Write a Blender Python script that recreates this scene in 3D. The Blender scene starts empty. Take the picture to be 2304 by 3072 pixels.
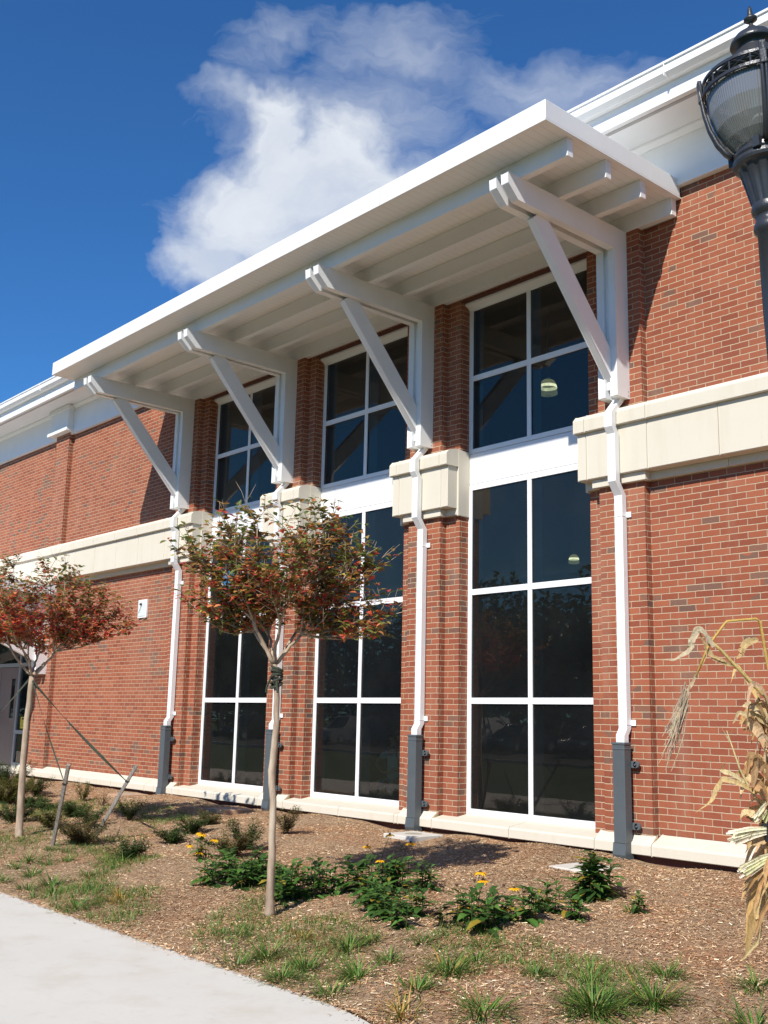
import bpy, math, random
import numpy as np
from mathutils import Vector, Matrix
random.seed(7)
RNG = np.random.RandomState(11)
scene = bpy.context.scene
R = math.radians

# ------------------------------------------------------------------ camera
cam_d = bpy.data.cameras.new("camera")
cam = bpy.data.objects.new("camera", cam_d)
scene.collection.objects.link(cam)
scene.camera = cam
cam.location = (5.3073, -9.5, 1.6)
YAW, PITCH, ROLL = R(48.7302), R(11.0329), R(1.2770)
Fv = Vector((-math.sin(YAW)*math.cos(PITCH), math.cos(YAW)*math.cos(PITCH), math.sin(PITCH)))
Rv = Vector((math.cos(YAW), math.sin(YAW), 0))
Uv = Rv.cross(Fv)
R2 = Rv*math.cos(ROLL) + Uv*math.sin(ROLL)*1.0
U2 = Uv*math.cos(ROLL) - Rv*math.sin(ROLL)*1.0
# picture u = a cos r + b sin r, so picture axes are R2/U2
cam.matrix_world = Matrix(((R2.x, U2.x, -Fv.x, 5.3073), (R2.y, U2.y, -Fv.y, -9.5), (R2.z, U2.z, -Fv.z, 1.6), (0, 0, 0, 1)))
cam_d.sensor_fit = 'VERTICAL'
cam_d.sensor_height = 36.0
cam_d.sensor_width = 27.0
cam_d.lens = 3188.58/3072*36.0
cam_d.clip_start = 0.05
cam_d.clip_end = 3000

# ------------------------------------------------------------------ light
SUN = Vector((0.362, -1.0, 0.955)).normalized()
sun_d = bpy.data.lights.new("sun", 'SUN')
sun_d.energy = 4.6
sun_d.angle = R(0.53)
sun_d.color = (1.0, 0.955, 0.88)
sun = bpy.data.objects.new("sun", sun_d)
scene.collection.objects.link(sun)
sun.rotation_euler = SUN.to_track_quat('Z', 'Y').to_euler()

world = bpy.data.worlds.new("World")
scene.world = world
world.use_nodes = True
wt = world.node_tree
wt.nodes.clear()

class NT:
    """small helper for writing node graphs"""
    def __init__(s, tree): s.t = tree
    def n(s, typ, **kw):
        nd = s.t.nodes.new(typ)
        ins = kw.pop('i', {})
        for k, v in kw.items(): setattr(nd, k, v)
        for k, v in ins.items():
            if hasattr(v, 'is_output') and v.is_output: s.t.links.new(v, nd.inputs[k])
            else: nd.inputs[k].default_value = v
        return nd
    def m(s, op, a, b=None, c=None, clamp=False):
        nd = s.t.nodes.new('ShaderNodeMath'); nd.operation = op; nd.use_clamp = clamp
        for k, v in enumerate((a, b, c)):
            if v is None: continue
            if hasattr(v, 'is_output') and v.is_output: s.t.links.new(v, nd.inputs[k])
            else: nd.inputs[k].default_value = v
        return nd.outputs[0]
    def vm(s, op, a, b=None):
        nd = s.t.nodes.new('ShaderNodeVectorMath'); nd.operation = op
        for k, v in enumerate((a, b)):
            if v is None: continue
            if hasattr(v, 'is_output') and v.is_output: s.t.links.new(v, nd.inputs[k])
            else: nd.inputs[k].default_value = v
        return nd
    def noise(s, vec, scale, detail=4, rough=.5, dist=0.0):
        return s.n('ShaderNodeTexNoise', i={'Vector': vec, 'Scale': scale, 'Detail': detail, 'Roughness': rough, 'Distortion': dist}).outputs[0]
    def ramp(s, fac, stops, interp='LINEAR'):
        nd = s.t.nodes.new('ShaderNodeValToRGB'); nd.color_ramp.interpolation = interp
        e = nd.color_ramp.elements
        while len(e) > len(stops): e.remove(e[-1])
        while len(e) < len(stops): e.new(0.5)
        for el, (p, c) in zip(e, stops):
            el.position = p
            el.color = (c[0], c[1], c[2], 1) if not isinstance(c, (int, float)) else (c, c, c, 1)
        s.t.links.new(fac, nd.inputs[0]); return nd.outputs[0]
    def mix(s, fac, a, b, blend='MIX'):
        nd = s.t.nodes.new('ShaderNodeMix'); nd.data_type = 'RGBA'; nd.blend_type = blend
        for k, v in ((0, fac), (6, a), (7, b)):
            if hasattr(v, 'is_output') and v.is_output: s.t.links.new(v, nd.inputs[k])
            elif k == 0: nd.inputs[k].default_value = v
            else: nd.inputs[k].default_value = (v[0], v[1], v[2], 1)
        return nd.outputs[2]
    def link(s, a, b): s.t.links.new(a, b)

w = NT(wt)
sky = w.n('ShaderNodeTexSky')
sky.sky_type = 'NISHITA'
sky.sun_disc = False
sky.sun_elevation = math.asin(SUN.z)
sky.sun_rotation = math.atan2(SUN.x, SUN.y)
sky.altitude = 300
sky.air_density = 1.0
sky.dust_density = 0.1
sky.ozone_density = 3.2
# clouds: placed on the sky sphere by direction (a fixed tangent frame of the northern sky)
CF = Vector((-0.7377, 0.6474, 0.1914)).normalized()
CR = Vector((0.6596, 0.7516, 0.0)).normalized()
CU = CR.cross(CF)
tc = w.n('ShaderNodeTexCoord').outputs['Generated']
dirn = w.vm('NORMALIZE', tc).outputs[0]
df = w.vm('DOT_PRODUCT', dirn, tuple(CF)).outputs['Value']
du = w.m('DIVIDE', w.vm('DOT_PRODUCT', dirn, tuple(CR)).outputs['Value'], w.m('MAXIMUM', df, 0.05))
dv = w.m('DIVIDE', w.vm('DOT_PRODUCT', dirn, tuple(CU)).outputs['Value'], w.m('MAXIMUM', df, 0.05))
cv = w.n('ShaderNodeCombineXYZ', i={0: du, 1: dv, 2: 0.37}).outputs[0]
warp = w.n('ShaderNodeTexNoise', i={'Vector': cv, 'Scale': 5.0, 'Detail': 5.0, 'Roughness': .6})
wv = w.vm('SCALE', w.vm('SUBTRACT', warp.outputs['Color'], (.5, .5, .5)).outputs[0]); wv.inputs['Scale'].default_value = .16
cvw = w.vm('ADD', cv, wv.outputs[0]).outputs[0]
sep = w.n('ShaderNodeSeparateXYZ', i={0: cvw})
def blob(cx, cy, rx, ry, ang=0.0):
    x = w.m('SUBTRACT', sep.outputs[0], cx); y = w.m('SUBTRACT', sep.outputs[1], cy)
    c, s_ = math.cos(ang), math.sin(ang)
    xr = w.m('ADD', w.m('MULTIPLY', x, c/rx), w.m('MULTIPLY', y, s_/rx))
    yr = w.m('ADD', w.m('MULTIPLY', x, -s_/ry), w.m('MULTIPLY', y, c/ry))
    d = w.m('SQRT', w.m('ADD', w.m('MULTIPLY', xr, xr), w.m('MULTIPLY', yr, yr)))
    return w.m('SUBTRACT', 1.0, d)
def mx(*a):
    r = a[0]
    for b in a[1:]: r = w.m('MAXIMUM', r, b)
    return r
fine = w.noise(cvw, 16.0, 8, .62)
fine2 = w.noise(cv, 38.0, 6, .7)
streak = w.n('ShaderNodeTexNoise', i={'Vector': w.n('ShaderNodeMapping', i={'Vector': cvw, 'Rotation': (0, 0, R(-28)), 'Scale': (7, 22, 1)}).outputs[0], 'Scale': 1.0, 'Detail': 8.0, 'Roughness': .62}).outputs[0]
#CLOUDS
core = mx(blob(-.095, .29, .125, .082, R(24)), blob(-.155, .25, .075, .06, R(35)), blob(-.035, .30, .10, .07), blob(-.115, .35, .045, .055), blob(-.12, .205, .10, .05, R(28)), blob(-.04, .24, .11, .065, R(28)))
veil = mx(blob(-.04, .37, .17, .10, R(10)), blob(.0, .44, .12, .055, R(6)), blob(.145, .40, .11, .042, R(4)), blob(-.15, .385, .075, .020, R(-4)), blob(-.11, .435, .09, .03, R(18)), blob(.05, .33, .10, .055, R(20)), blob(-.13, .31, .10, .06, R(20)))
core_d = w.m('MULTIPLY', w.m('ADD', w.m('MULTIPLY', core, 2.1), w.m('MULTIPLY', w.m('SUBTRACT', fine, .48), 2.0)), .80, clamp=True)
veil_d = w.m('MULTIPLY', w.m('ADD', w.m('MULTIPLY', veil, 1.5), w.m('MULTIPLY', w.m('SUBTRACT', streak, .54), 2.9)), .66, clamp=True)
cov = w.m('MINIMUM', w.m('ADD', w.m('MULTIPLY', core_d, .68), w.m('MULTIPLY', veil_d, .44)), .88)
cov = w.m('MULTIPLY', cov, w.m('GREATER_THAN', df, .2))
shade = w.ramp(w.m('ADD', w.m('MULTIPLY', fine, .55), w.m('MULTIPLY', w.noise(cvw, 6.0, 3, .5), .45)), [(.3, (6.3, 6.8, 7.6)), (.62, (7.9, 8.2, 8.5))])
grade = w.mix(1.0, sky.outputs[0], (.36, .80, 1.22), 'MULTIPLY')
skc = w.mix(cov, grade, shade)
bg = w.n('ShaderNodeBackground', i={'Color': skc, 'Strength': 0.085})
wo = w.n('ShaderNodeOutputWorld')
w.link(bg.outputs[0], wo.inputs[0])

scene.view_settings.view_transform = 'Standard'
scene.view_settings.look = 'None'
scene.view_settings.exposure = 0.42
scene.view_settings.gamma = 1.0
scene.cycles.max_bounces = 8
scene.cycles.transparent_max_bounces = 12
scene.cycles.caustics_reflective = False
scene.cycles.caustics_refractive = False

# ------------------------------------------------------------------ materials
def mat(name):
    m = bpy.data.materials.new(name); m.use_nodes = True
    m.node_tree.nodes.clear()
    t = NT(m.node_tree)
    out = t.n('ShaderNodeOutputMaterial')
    return m, t, out
def principled(t, out, col, rough=.6, metal=0.0, bump=None, bstr=.3, bdist=.01, spec=.5):
    b = t.n('ShaderNodeBsdfPrincipled')
    if hasattr(col, 'is_output'): t.link(col, b.inputs['Base Color'])
    else: b.inputs['Base Color'].default_value = (*col, 1)
    if hasattr(rough, 'is_output'): t.link(rough, b.inputs['Roughness'])
    else: b.inputs['Roughness'].default_value = rough
    b.inputs['Metallic'].default_value = metal
    b.inputs['Specular IOR Level'].default_value = spec
    if bump is not None:
        bn = t.n('ShaderNodeBump', i={'Strength': bstr, 'Distance': bdist, 'Height': bump})
        t.link(bn.outputs[0], b.inputs['Normal'])
    t.link(b.outputs[0], out.inputs[0])
    return b
def pos(t): return t.n('ShaderNodeNewGeometry').outputs['Position']

def m_simple(name, col, rough=.5, metal=0., nscale=6., var=.12, bstr=.15, bscale=60., bdist=.002, spec=.5):
    m, t, out = mat(name)
    p = pos(t)
    n1 = t.noise(p, nscale, 5, .6)
    c = t.mix(n1, tuple(x*(1-var) for x in col), tuple(min(1, x*(1+var)) for x in col))
    principled(t, out, c, rough, metal, t.noise(p, bscale, 3), bstr, bdist, spec)
    return m

def m_brick(name='red_brick', tint=1.0):
    m, t, out = mat(name)
    g = t.n('ShaderNodeNewGeometry')
    p = g.outputs['Position']
    wob = t.n('ShaderNodeTexNoise', i={'Vector': p, 'Scale': 22.0, 'Detail': 2.0})
    ps = t.n('ShaderNodeSeparateXYZ', i={0: p})
    ns = t.n('ShaderNodeSeparateXYZ', i={0: g.outputs['True Normal']})
    side = t.m('GREATER_THAN', t.m('ABSOLUTE', ns.outputs[0]), .6)
    u = t.m('ADD', t.m('MULTIPLY', ps.outputs[0], t.m('SUBTRACT', 1.0, side)), t.m('MULTIPLY', ps.outputs[1], side))
    wsep = t.n('ShaderNodeSeparateXYZ', i={0: wob.outputs['Color']})
    u = t.m('ADD', u, t.m('MULTIPLY', t.m('SUBTRACT', wsep.outputs[0], .5), .010))
    z = t.m('ADD', ps.outputs[2], t.m('MULTIPLY', t.m('SUBTRACT', wsep.outputs[1], .5), .008))
    W, Hh = .2032, .0677
    v = t.m('DIVIDE', t.m('ADD', z, .0277), Hh)
    row = t.m('FLOOR', v); fv = t.m('FRACT', v)
    uu = t.m('ADD', t.m('DIVIDE', t.m('ADD', u, 40.0), W), t.m('MULTIPLY', t.m('FLOORED_MODULO', row, 2.0), .5))
    colm = t.m('FLOOR', uu); fu = t.m('FRACT', uu)
    dx = t.m('MULTIPLY', t.m('MINIMUM', fu, t.m('SUBTRACT', 1.0, fu)), W)
    dz = t.m('MULTIPLY', t.m('MINIMUM', fv, t.m('SUBTRACT', 1.0, fv)), Hh)
    d = t.m('MINIMUM', dx, dz)
    face = t.n('ShaderNodeMapRange', interpolation_type='SMOOTHSTEP', i={0: d, 1: .0034, 2: .0056}).outputs[0]
    rv = t.n('ShaderNodeTexWhiteNoise', noise_dimensions='2D', i={'Vector': t.n('ShaderNodeCombineXYZ', i={0: row, 1: colm}).outputs[0]})
    r1 = rv.outputs['Value']
    rs = t.n('ShaderNodeSeparateXYZ', i={0: rv.outputs['Color']})
    base = t.ramp(r1, [(0.0, (.235, .066, .036)), (.25, (.28, .080, .042)), (.6, (.31, .093, .047)), (1.0, (.35, .112, .058))])
    # some courses of flashed grey-brown bricks gather in clusters
    clus = t.noise(p, .75, 3, .55)
    thr = t.m('ADD', .985, t.m('MULTIPLY', t.m('SUBTRACT', .495, clus), 1.6))
    dark = t.m('GREATER_THAN', rs.outputs[1], t.m('MINIMUM', thr, .985))
    darkc = t.ramp(rs.outputs[2], [(0, (.125, .085, .066)), (.6, (.165, .105, .078)), (1, (.21, .11, .073))])
    c = t.mix(t.m('MULTIPLY', dark, .85), base, darkc)
    spk = t.noise(p, 140.0, 4, .7)
    c = t.mix(.55, c, t.ramp(spk, [(.25, .62), (.5, 1.0), (.8, 1.25)]), 'MULTIPLY')
    # old efflorescence haze on broad areas
    c = t.mix(t.m('MULTIPLY', t.ramp(t.noise(p, .45, 5, .6), [(.48, 0.0), (.72, 1.0)]), .16), c, (.47, .30, .21))
    c = t.mix(t.m('MULTIPLY', t.ramp(t.noise(p, .28, 4, .6), [(.42, 1.0), (.62, 0.0)]), .22), c, (.19, .065, .038))
    c = t.mix(t.m('MULTIPLY', t.ramp(t.noise(t.n('ShaderNodeMapping', i={'Vector': p, 'Scale': (3, 3, .5)}).outputs[0], 1.0, 5, .65), [(.52, 0.0), (.72, 1.0)]), .14), c, (.50, .36, .26))
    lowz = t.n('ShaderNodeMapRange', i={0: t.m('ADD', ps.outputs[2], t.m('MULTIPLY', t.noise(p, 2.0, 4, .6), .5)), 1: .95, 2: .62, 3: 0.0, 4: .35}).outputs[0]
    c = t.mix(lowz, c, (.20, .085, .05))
    mort = t.mix(t.noise(p, 9, 4), (.42, .31, .20), (.58, .44, .30))
    mort = t.mix(t.m('MULTIPLY', t.m('LESS_THAN', dx, dz), .35), mort, (.27, .21, .15))
    c = t.mix(face, mort, c)
    h = t.m('ADD', t.m('MULTIPLY', face, 1.0), t.m('MULTIPLY', spk, .25))
    principled(t, out, c, .88, 0, h, .75, .006, .2)
    return m

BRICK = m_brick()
m, t, out = mat('white_paint')
p = pos(t)
gm = t.noise(t.n('ShaderNodeMapping', i={'Vector': p, 'Scale': (7, 7, 1.2)}).outputs[0], 1.0, 6, .65)
principled(t, out, t.mix(t.m('MULTIPLY', t.ramp(gm, [(.52, 0.), (.78, 1.)])  , .13), t.mix(t.noise(p, 3.0, 6, .6), (.76, .76, .745), (.82, .815, .80)), (.62, .60, .54)), .38, 0, t.noise(p, 9, 3), .06, .004)
WHITE = m
m, t, out = mat('beaded_soffit')
p = pos(t)
ps = t.n('ShaderNodeSeparateXYZ', i={0: p})
fx = t.m('FRACT', t.m('DIVIDE', ps.outputs[0], .1))
gr = t.n('ShaderNodeMapRange', i={0: t.m('MINIMUM', fx, t.m('SUBTRACT', 1.0, fx)), 1: .0, 2: .05}).outputs[0]
principled(t, out, t.mix(gr, (.60, .59, .57), (.79, .785, .77)), .5, 0, gr, .5, .004)
SOFFIT = m
FRAME = m_simple('window_frame_white', (.80, .80, .80), .35, 0, 4, .02, .03)
INNER = m_simple('inner_mullion_grey', (.42, .50, .47), .45, 0, 4, .05, .03)
def m_stone():
    m, t, out = mat('cast_limestone')
    p = pos(t)
    c = t.mix(t.noise(p, 1.1, 6, .65), (.60, .545, .44), (.67, .625, .525))
    c = t.mix(t.m('MULTIPLY', t.noise(p, 75, 4, .7), .3), c, (.52, .46, .36))
    ps = t.n('ShaderNodeMapping', i={'Vector': p, 'Scale': (9, 9, .8)}).outputs[0]
    c = t.mix(t.m('MULTIPLY', t.ramp(t.noise(ps, 1.0, 5, .6), [(.5, 0.), (.74, 1.)]), .26), c, (.50, .41, .29))
    principled(t, out, c, .85, 0, t.noise(p, 160, 4, .7), .25, .002, .25)
    return m
STONE = m_stone()
JOINT = m_simple('stone_joint_mortar', (.36, .25, .13), .9, 0, 8, .15)
GREY = m_simple('grey_cast_iron_paint', (.085, .10, .108), .42, 0, 5, .15, .12, 90, .002)
STEEL = m_simple('galvanised_steel', (.38, .38, .38), .45, .7, 12, .2)
DARKMET = m_simple('dark_bronze_metal', (.040, .042, .047), .30, .1, 30, .2, .6, 260, .0012)
BLACK = m_simple('black_plastic', (.02, .02, .021), .5)
WEB = m_simple('green_webbing', (.035, .042, .025), .85)
DARKBASE = m_simple('dark_base', (.10, .035, .025), .9)  # even dark red-brown of the recessed foundation and lintel strips
ROOFM = m_simple('roof_metal', (.30, .31, .32), .5, .3)
TAUPE = m_simple('taupe_door_paint', (.20, .135, .11), .45)
ALU = m_simple('satin_aluminium', (.36, .36, .35), .45, .4)
INTW = m_simple('interior_wall', (.38, .38, .37), .8)
INTF = m_simple('interior_carpet', (.20, .19, .18), .95)
YEL = m_simple('yellow_notice', (.75, .60, .02), .5)
SCREW = m_simple('screw_steel', (.25, .25, .25), .4, .8)

def m_glass(name, tint=(.44, .48, .46), ior=1.66):
    m, t, out = mat(name)
    tr = t.n('ShaderNodeBsdfTransparent', i={'Color': (*tint, 1)})
    p = pos(t)
    bn = t.n('ShaderNodeBump', i={'Strength': .10, 'Distance': .012, 'Height': t.noise(p, 1.3, 2)})
    gl = t.n('ShaderNodeBsdfGlossy', i={'Color': (.95, .82, .68, 1), 'Roughness': .003, 'Normal': bn.outputs[0]})
    fr = t.n('ShaderNodeFresnel', i={'IOR': ior})
    mx_ = t.n('ShaderNodeMixShader', i={0: fr.outputs[0], 1: tr.outputs[0], 2: gl.outputs[0]})
    ambient_film = t.n('ShaderNodeBsdfDiffuse', i={'Color': (.45, .47, .44, 1)})  # milky dust film standing in for ambient brightness on the dark panes
    df_ = t.m('MULTIPLY', t.ramp(t.noise(p, 1.7, 5, .6), [(.3, .5), (.7, 1.0)]), .020)
    m3 = t.n('ShaderNodeMixShader', i={0: df_, 1: mx_.outputs[0], 2: ambient_film.outputs[0]})
    t.link(m3.outputs[0], out.inputs[0])
    return m
GLASS = m_glass('tinted_window_glass')

def m_attr(name, rough=.55, transl=.3, bscale=0, spec=.4, mult=(1, 1, 1)):
    """leaf/bark colour kept per face in a colour attribute"""
    m, t, out = mat(name)
    a = t.n('ShaderNodeAttribute', attribute_name='Col').outputs['Color']
    if mult != (1, 1, 1): a = t.mix(1.0, a, mult, 'MULTIPLY')
    b = t.n('ShaderNodeBsdfPrincipled', i={'Base Color': a, 'Roughness': rough, 'Specular IOR Level': spec})
    if bscale:
        bn = t.n('ShaderNodeBump', i={'Strength': .4, 'Distance': .004, 'Height': t.noise(pos(t), bscale, 4)})
        t.link(bn.outputs[0], b.inputs['Normal'])
    if transl > 0:
        tl = t.n('ShaderNodeBsdfTranslucent', i={'Color': a})
        mx_ = t.n('ShaderNodeMixShader', i={0: transl, 1: b.outputs[0], 2: tl.outputs[0]})
        t.link(mx_.outputs[0], out.inputs[0])
    else: t.link(b.outputs[0], out.inputs[0])
    return m
LEAF = m_attr('leaf_green', .42, .38, 0, .45, (1.55, 1.45, 1.3))
AUTUMN = m_attr('autumn_leaf', .55, .5, 0, .4, (1.6, 1.6, 1.5))
BLADE = m_attr('grass_blade', .5, .35, 0, .4, (1.25, 1.1, 1.0))
CHIP = m_attr('bark_chip', .9, 0, 0, .2, (1.08, 1.04, .92))
m, t, out = mat('dry_corn_husk')
a = t.n('ShaderNodeAttribute', attribute_name='Col').outputs['Color']
p = pos(t)
st_ = t.noise(t.n('ShaderNodeMapping', i={'Vector': p, 'Rotation': (.4, .7, .2), 'Scale': (260, 60, 60)}).outputs[0], 1.0, 4, .6)
c = t.mix(.75, a, t.ramp(st_, [(.3, (.72, .66, .56)), (.5, (1.12, 1.1, 1.05)), (.75, (1.45, 1.4, 1.3))]), 'MULTIPLY')
c = t.mix(t.ramp(t.noise(p, 34, 4, .7), [(.55, 0.0), (.70, .5)]), c, (.30, .19, .09))
bs = t.n('ShaderNodeBsdfPrincipled', i={'Base Color': c, 'Roughness': .8, 'Specular IOR Level': .25})
t.link(t.n('ShaderNodeBump', i={'Strength': .8, 'Distance': .003, 'Height': st_}).outputs[0], bs.inputs['Normal'])
tl = t.n('ShaderNodeBsdfTranslucent', i={'Color': c})
t.link(t.n('ShaderNodeMixShader', i={0: .3, 1: bs.outputs[0], 2: tl.outputs[0]}).outputs[0], out.inputs[0])
HUSK = m
m, t, out = mat('smooth_bark')
p = pos(t)
bz = t.n('ShaderNodeMapping', i={'Vector': p, 'Scale': (16, 16, 3)}).outputs[0]
c = t.ramp(t.noise(bz, 1.0, 6, .65), [(.3, (.22, .165, .12)), (.48, (.36, .27, .19)), (.62, (.46, .37, .27)), (.8, (.55, .47, .37))])
principled(t, out, c, .75, 0, t.noise(bz, 3, 5), .35, .004, .3)
BARK = m
m, t, out = mat('weathered_wood')
p = pos(t)
bz = t.n('ShaderNodeMapping', i={'Vector': p, 'Scale': (60, 60, 4)}).outputs[0]
principled(t, out, t.ramp(t.noise(bz, 1.0, 5), [(.3, (.16, .145, .125)), (.7, (.34, .31, .27))]), .8, 0, t.noise(bz, 1, 4), .4, .003)
WOOD = m
m, t, out = mat('mulch_bed')
p = pos(t)
n1 = t.noise(p, 34, 7, .75); n2 = t.noise(p, .9, 4, .6); n3 = t.noise(p, 130, 4, .8)
c = t.ramp(n1, [(.28, (.14, .082, .046)), (.45, (.34, .22, .13)), (.6, (.49, .345, .215)), (.78, (.64, .51, .36))])
c = t.mix(t.m('MULTIPLY', t.ramp(n2, [(.48, 0.), (.66, 1.)]), .5), c, (.42, .19, .09))
c = t.mix(.4, c, t.ramp(n3, [(.3, .55), (.7, 1.35)]), 'MULTIPLY')
principled(t, out, c, .95, 0, t.m('ADD', n1, t.m('MULTIPLY', n3, .5)), 1.0, .02, .15)
MULCH = m
m, t, out = mat('broom_finished_concrete')
p = pos(t)
c = t.mix(t.noise(p, 1.3, 7, .65), (.55, .525, .465), (.64, .615, .555))
c = t.mix(t.m('MULTIPLY', t.noise(p, 90, 4, .8), .35), c, (.42, .39, .34))
c = t.mix(t.m('MULTIPLY', t.ramp(t.noise(p, 2.3, 5, .6), [(.5, 0.), (.75, 1.)]), .4), c, (.44, .36, .26))
c = t.mix(t.m('MULTIPLY', t.ramp(t.noise(p, 7.0, 6, .7), [(.55, 0.), (.68, 1.)]), .18), c, (.36, .33, .28))
bz = t.n('ShaderNodeMapping', i={'Vector': p, 'Scale': (4, 160, 1)}).outputs[0]
principled(t, out, c, .85, 0, t.m('ADD', t.noise(bz, 1, 3), t.m('MULTIPLY', t.noise(p, 200, 2), .5)), .35, .003, .25)
CONC = m
m, t, out = mat('asphalt')
p = pos(t)
principled(t, out, t.mix(t.noise(p, 70, 4, .8), (.035, .035, .037), (.075, .074, .072)), .9, 0, t.noise(p, 150, 3), .5, .004)
ASPH = m
m, t, out = mat('lawn')
p = pos(t)
principled(t, out, t.mix(t.noise(p, 25, 5, .7), (.035, .06, .018), (.09, .12, .035)), .95, 0, t.noise(p, 60, 4), .8, .03)
LAWN = m

# ------------------------------------------------------------------ mesh helpers
COL = scene.collection
class MB:
    def __init__(s): s.v = []; s.f = []; s.c = []
    def add(s, verts, faces, col=None):
        o = len(s.v); s.v.extend([tuple(q) for q in verts])
        for f in faces:
            s.f.append(tuple(i+o for i in f)); s.c.append(col if col else (1, 1, 1))
        return s
    def box(s, x0, x1, y0, y1, z0, z1, col=None):
        v = [(x, y, z) for z in (z0, z1) for y in (y0, y1) for x in (x0, x1)]
        return s.add(v, [(0, 2, 3, 1), (4, 5, 7, 6), (0, 1, 5, 4), (1, 3, 7, 5), (3, 2, 6, 7), (2, 0, 4, 6)], col)
    def prism_x(s, prof, x0, x1, col=None):
        """closed (y,z) profile extruded along x"""
        n = len(prof)
        a = sum(prof[i][0]*prof[(i+1) % n][1]-prof[(i+1) % n][0]*prof[i][1] for i in range(n))
        if a < 0: prof = prof[::-1]
        v = [(x0, y, z) for y, z in prof]+[(x1, y, z) for y, z in prof]
        f = [(i, (i+1) % n, (i+1) % n+n, i+n) for i in range(n)]
        f = [tuple(q) for q in f]
        return s.add(v, [q[::-1] for q in f]+[tuple(range(n-1, -1, -1))[::-1][::-1], tuple(range(n, 2*n))], col)
    def tube(s, pts, rad, seg=8, col=None, cap=True, squash=None):
        pts = [Vector(q) for q in pts]; n = len(pts)
        if not hasattr(rad, '__len__'): rad = [rad]*n
        o = len(s.v); up = None
        for i, q in enumerate(pts):
            d = (pts[min(i+1, n-1)]-pts[max(i-1, 0)])
            if d.length < 1e-9: d = Vector((0, 0, 1))
            d.normalize()
            if up is None:
                up = Vector((0, 0, 1)) if abs(d.z) < .9 else Vector((1, 0, 0))
            a = d.cross(up); 
            if a.length < 1e-4: a = d.cross(Vector((0, 1, 0)))
            a.normalize(); b = a.cross(d).normalized(); up = b
            for k in range(seg):
                th = 2*math.pi*k/seg
                s.v.append(tuple(q+(a*math.cos(th)+b*math.sin(th))*rad[i]))
        for i in range(n-1):
            for k in range(seg):
                k2 = (k+1) % seg
                s.f.append((o+i*seg+k, o+i*seg+k2, o+(i+1)*seg+k2, o+(i+1)*seg+k)); s.c.append(col or (1, 1, 1))
        if cap:
            s.f.append(tuple(o+k for k in range(seg))[::-1]); s.c.append(col or (1, 1, 1))
            s.f.append(tuple(o+(n-1)*seg+k for k in range(seg))); s.c.append(col or (1, 1, 1))
        return s
    def lathe(s, cx, cy, prof, seg=40, col=None):
        o = len(s.v)
        for r, z in prof:
            for k in range(seg):
                th = 2*math.pi*k/seg; s.v.append((cx+r*math.cos(th), cy+r*math.sin(th), z))
        for i in range(len(prof)-1):
            for k in range(seg):
                k2 = (k+1) % seg
                s.f.append((o+i*seg+k, o+i*seg+k2, o+(i+1)*seg+k2, o+(i+1)*seg+k)); s.c.append(col or (1, 1, 1))
        return s
    def leaf(s, p, d, up, L, W, col, fold=.25, curl=.25):
        """a folded ovate leaf from p along d"""
        d = d.normalized(); a = d.cross(up)
        if a.length < 1e-3: a = d.cross(Vector((1, 0, 0)))
        a.normalize(); nrm = a.cross(d).normalized()
        def P(t_, sx): return p+d*(L*t_)+a*(W*sx)+nrm*(abs(sx)*W*fold-curl*L*t_*t_)
        v = [P(0, 0), P(.28, .42), P(.28, 0), P(.28, -.42), P(.62, .45), P(.62, 0), P(.62, -.45), P(1, 0)]
        return s.add(v, [(0, 1, 2), (0, 2, 3), (1, 4, 5, 2), (2, 5, 6, 3), (4, 7, 5), (5, 7, 6)], col)
    def blade(s, p, az, L, W, lean, col, n=4, droop=1.0, tipcol=None):
        """an arching grass blade"""
        h = Vector((math.cos(az), math.sin(az), 0)); a = Vector((-h.y, h.x, 0))
        q = Vector(p); th = R(90)-lean; o = len(s.v)
        for i in range(n+1):
            wd = W*(1-(i/n)**2)*.5+.0004
            s.v.append(tuple(q-a*wd)); s.v.append(tuple(q+a*wd))
            q = q+(h*math.cos(th)+Vector((0, 0, 1))*math.sin(th))*(L/n); th -= droop*(.5+.5*i/n)
        for i in range(n):
            s.f.append((o+2*i, o+2*i+1, o+2*i+3, o+2*i+2)); s.c.append(tipcol if (tipcol and i >= n-1) else col)
        return s
    def strip(s, pts, widths, col, twist=0.0, fold=0.0, side=None):
        """ribbon along pts (a dried husk or leaf)"""
        pts = [Vector(q) for q in pts]; n = len(pts); o = len(s.v)
        for i, q in enumerate(pts):
            d = (pts[min(i+1, n-1)]-pts[max(i-1, 0)]).normalized()
            a = (side if side else Vector((0, 0, 1)))
            a = (a-d*a.dot(d))
            if a.length < 1e-3: a = d.orthogonal()
            a.normalize(); a = Matrix.Rotation(twist*i/max(1, n-1), 3, d) @ a
            b = d.cross(a)
            wd = widths[i] if hasattr(widths, '__len__') else widths
            s.v += [tuple(q-a*wd*.5), tuple(q+b*wd*fold), tuple(q+a*wd*.5)]
        for i in range(n-1):
            for k in (0, 1):
                s.f.append((o+3*i+k, o+3*i+k+1, o+3*i+k+4, o+3*i+k+3)); s.c.append(col)
        return s
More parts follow.
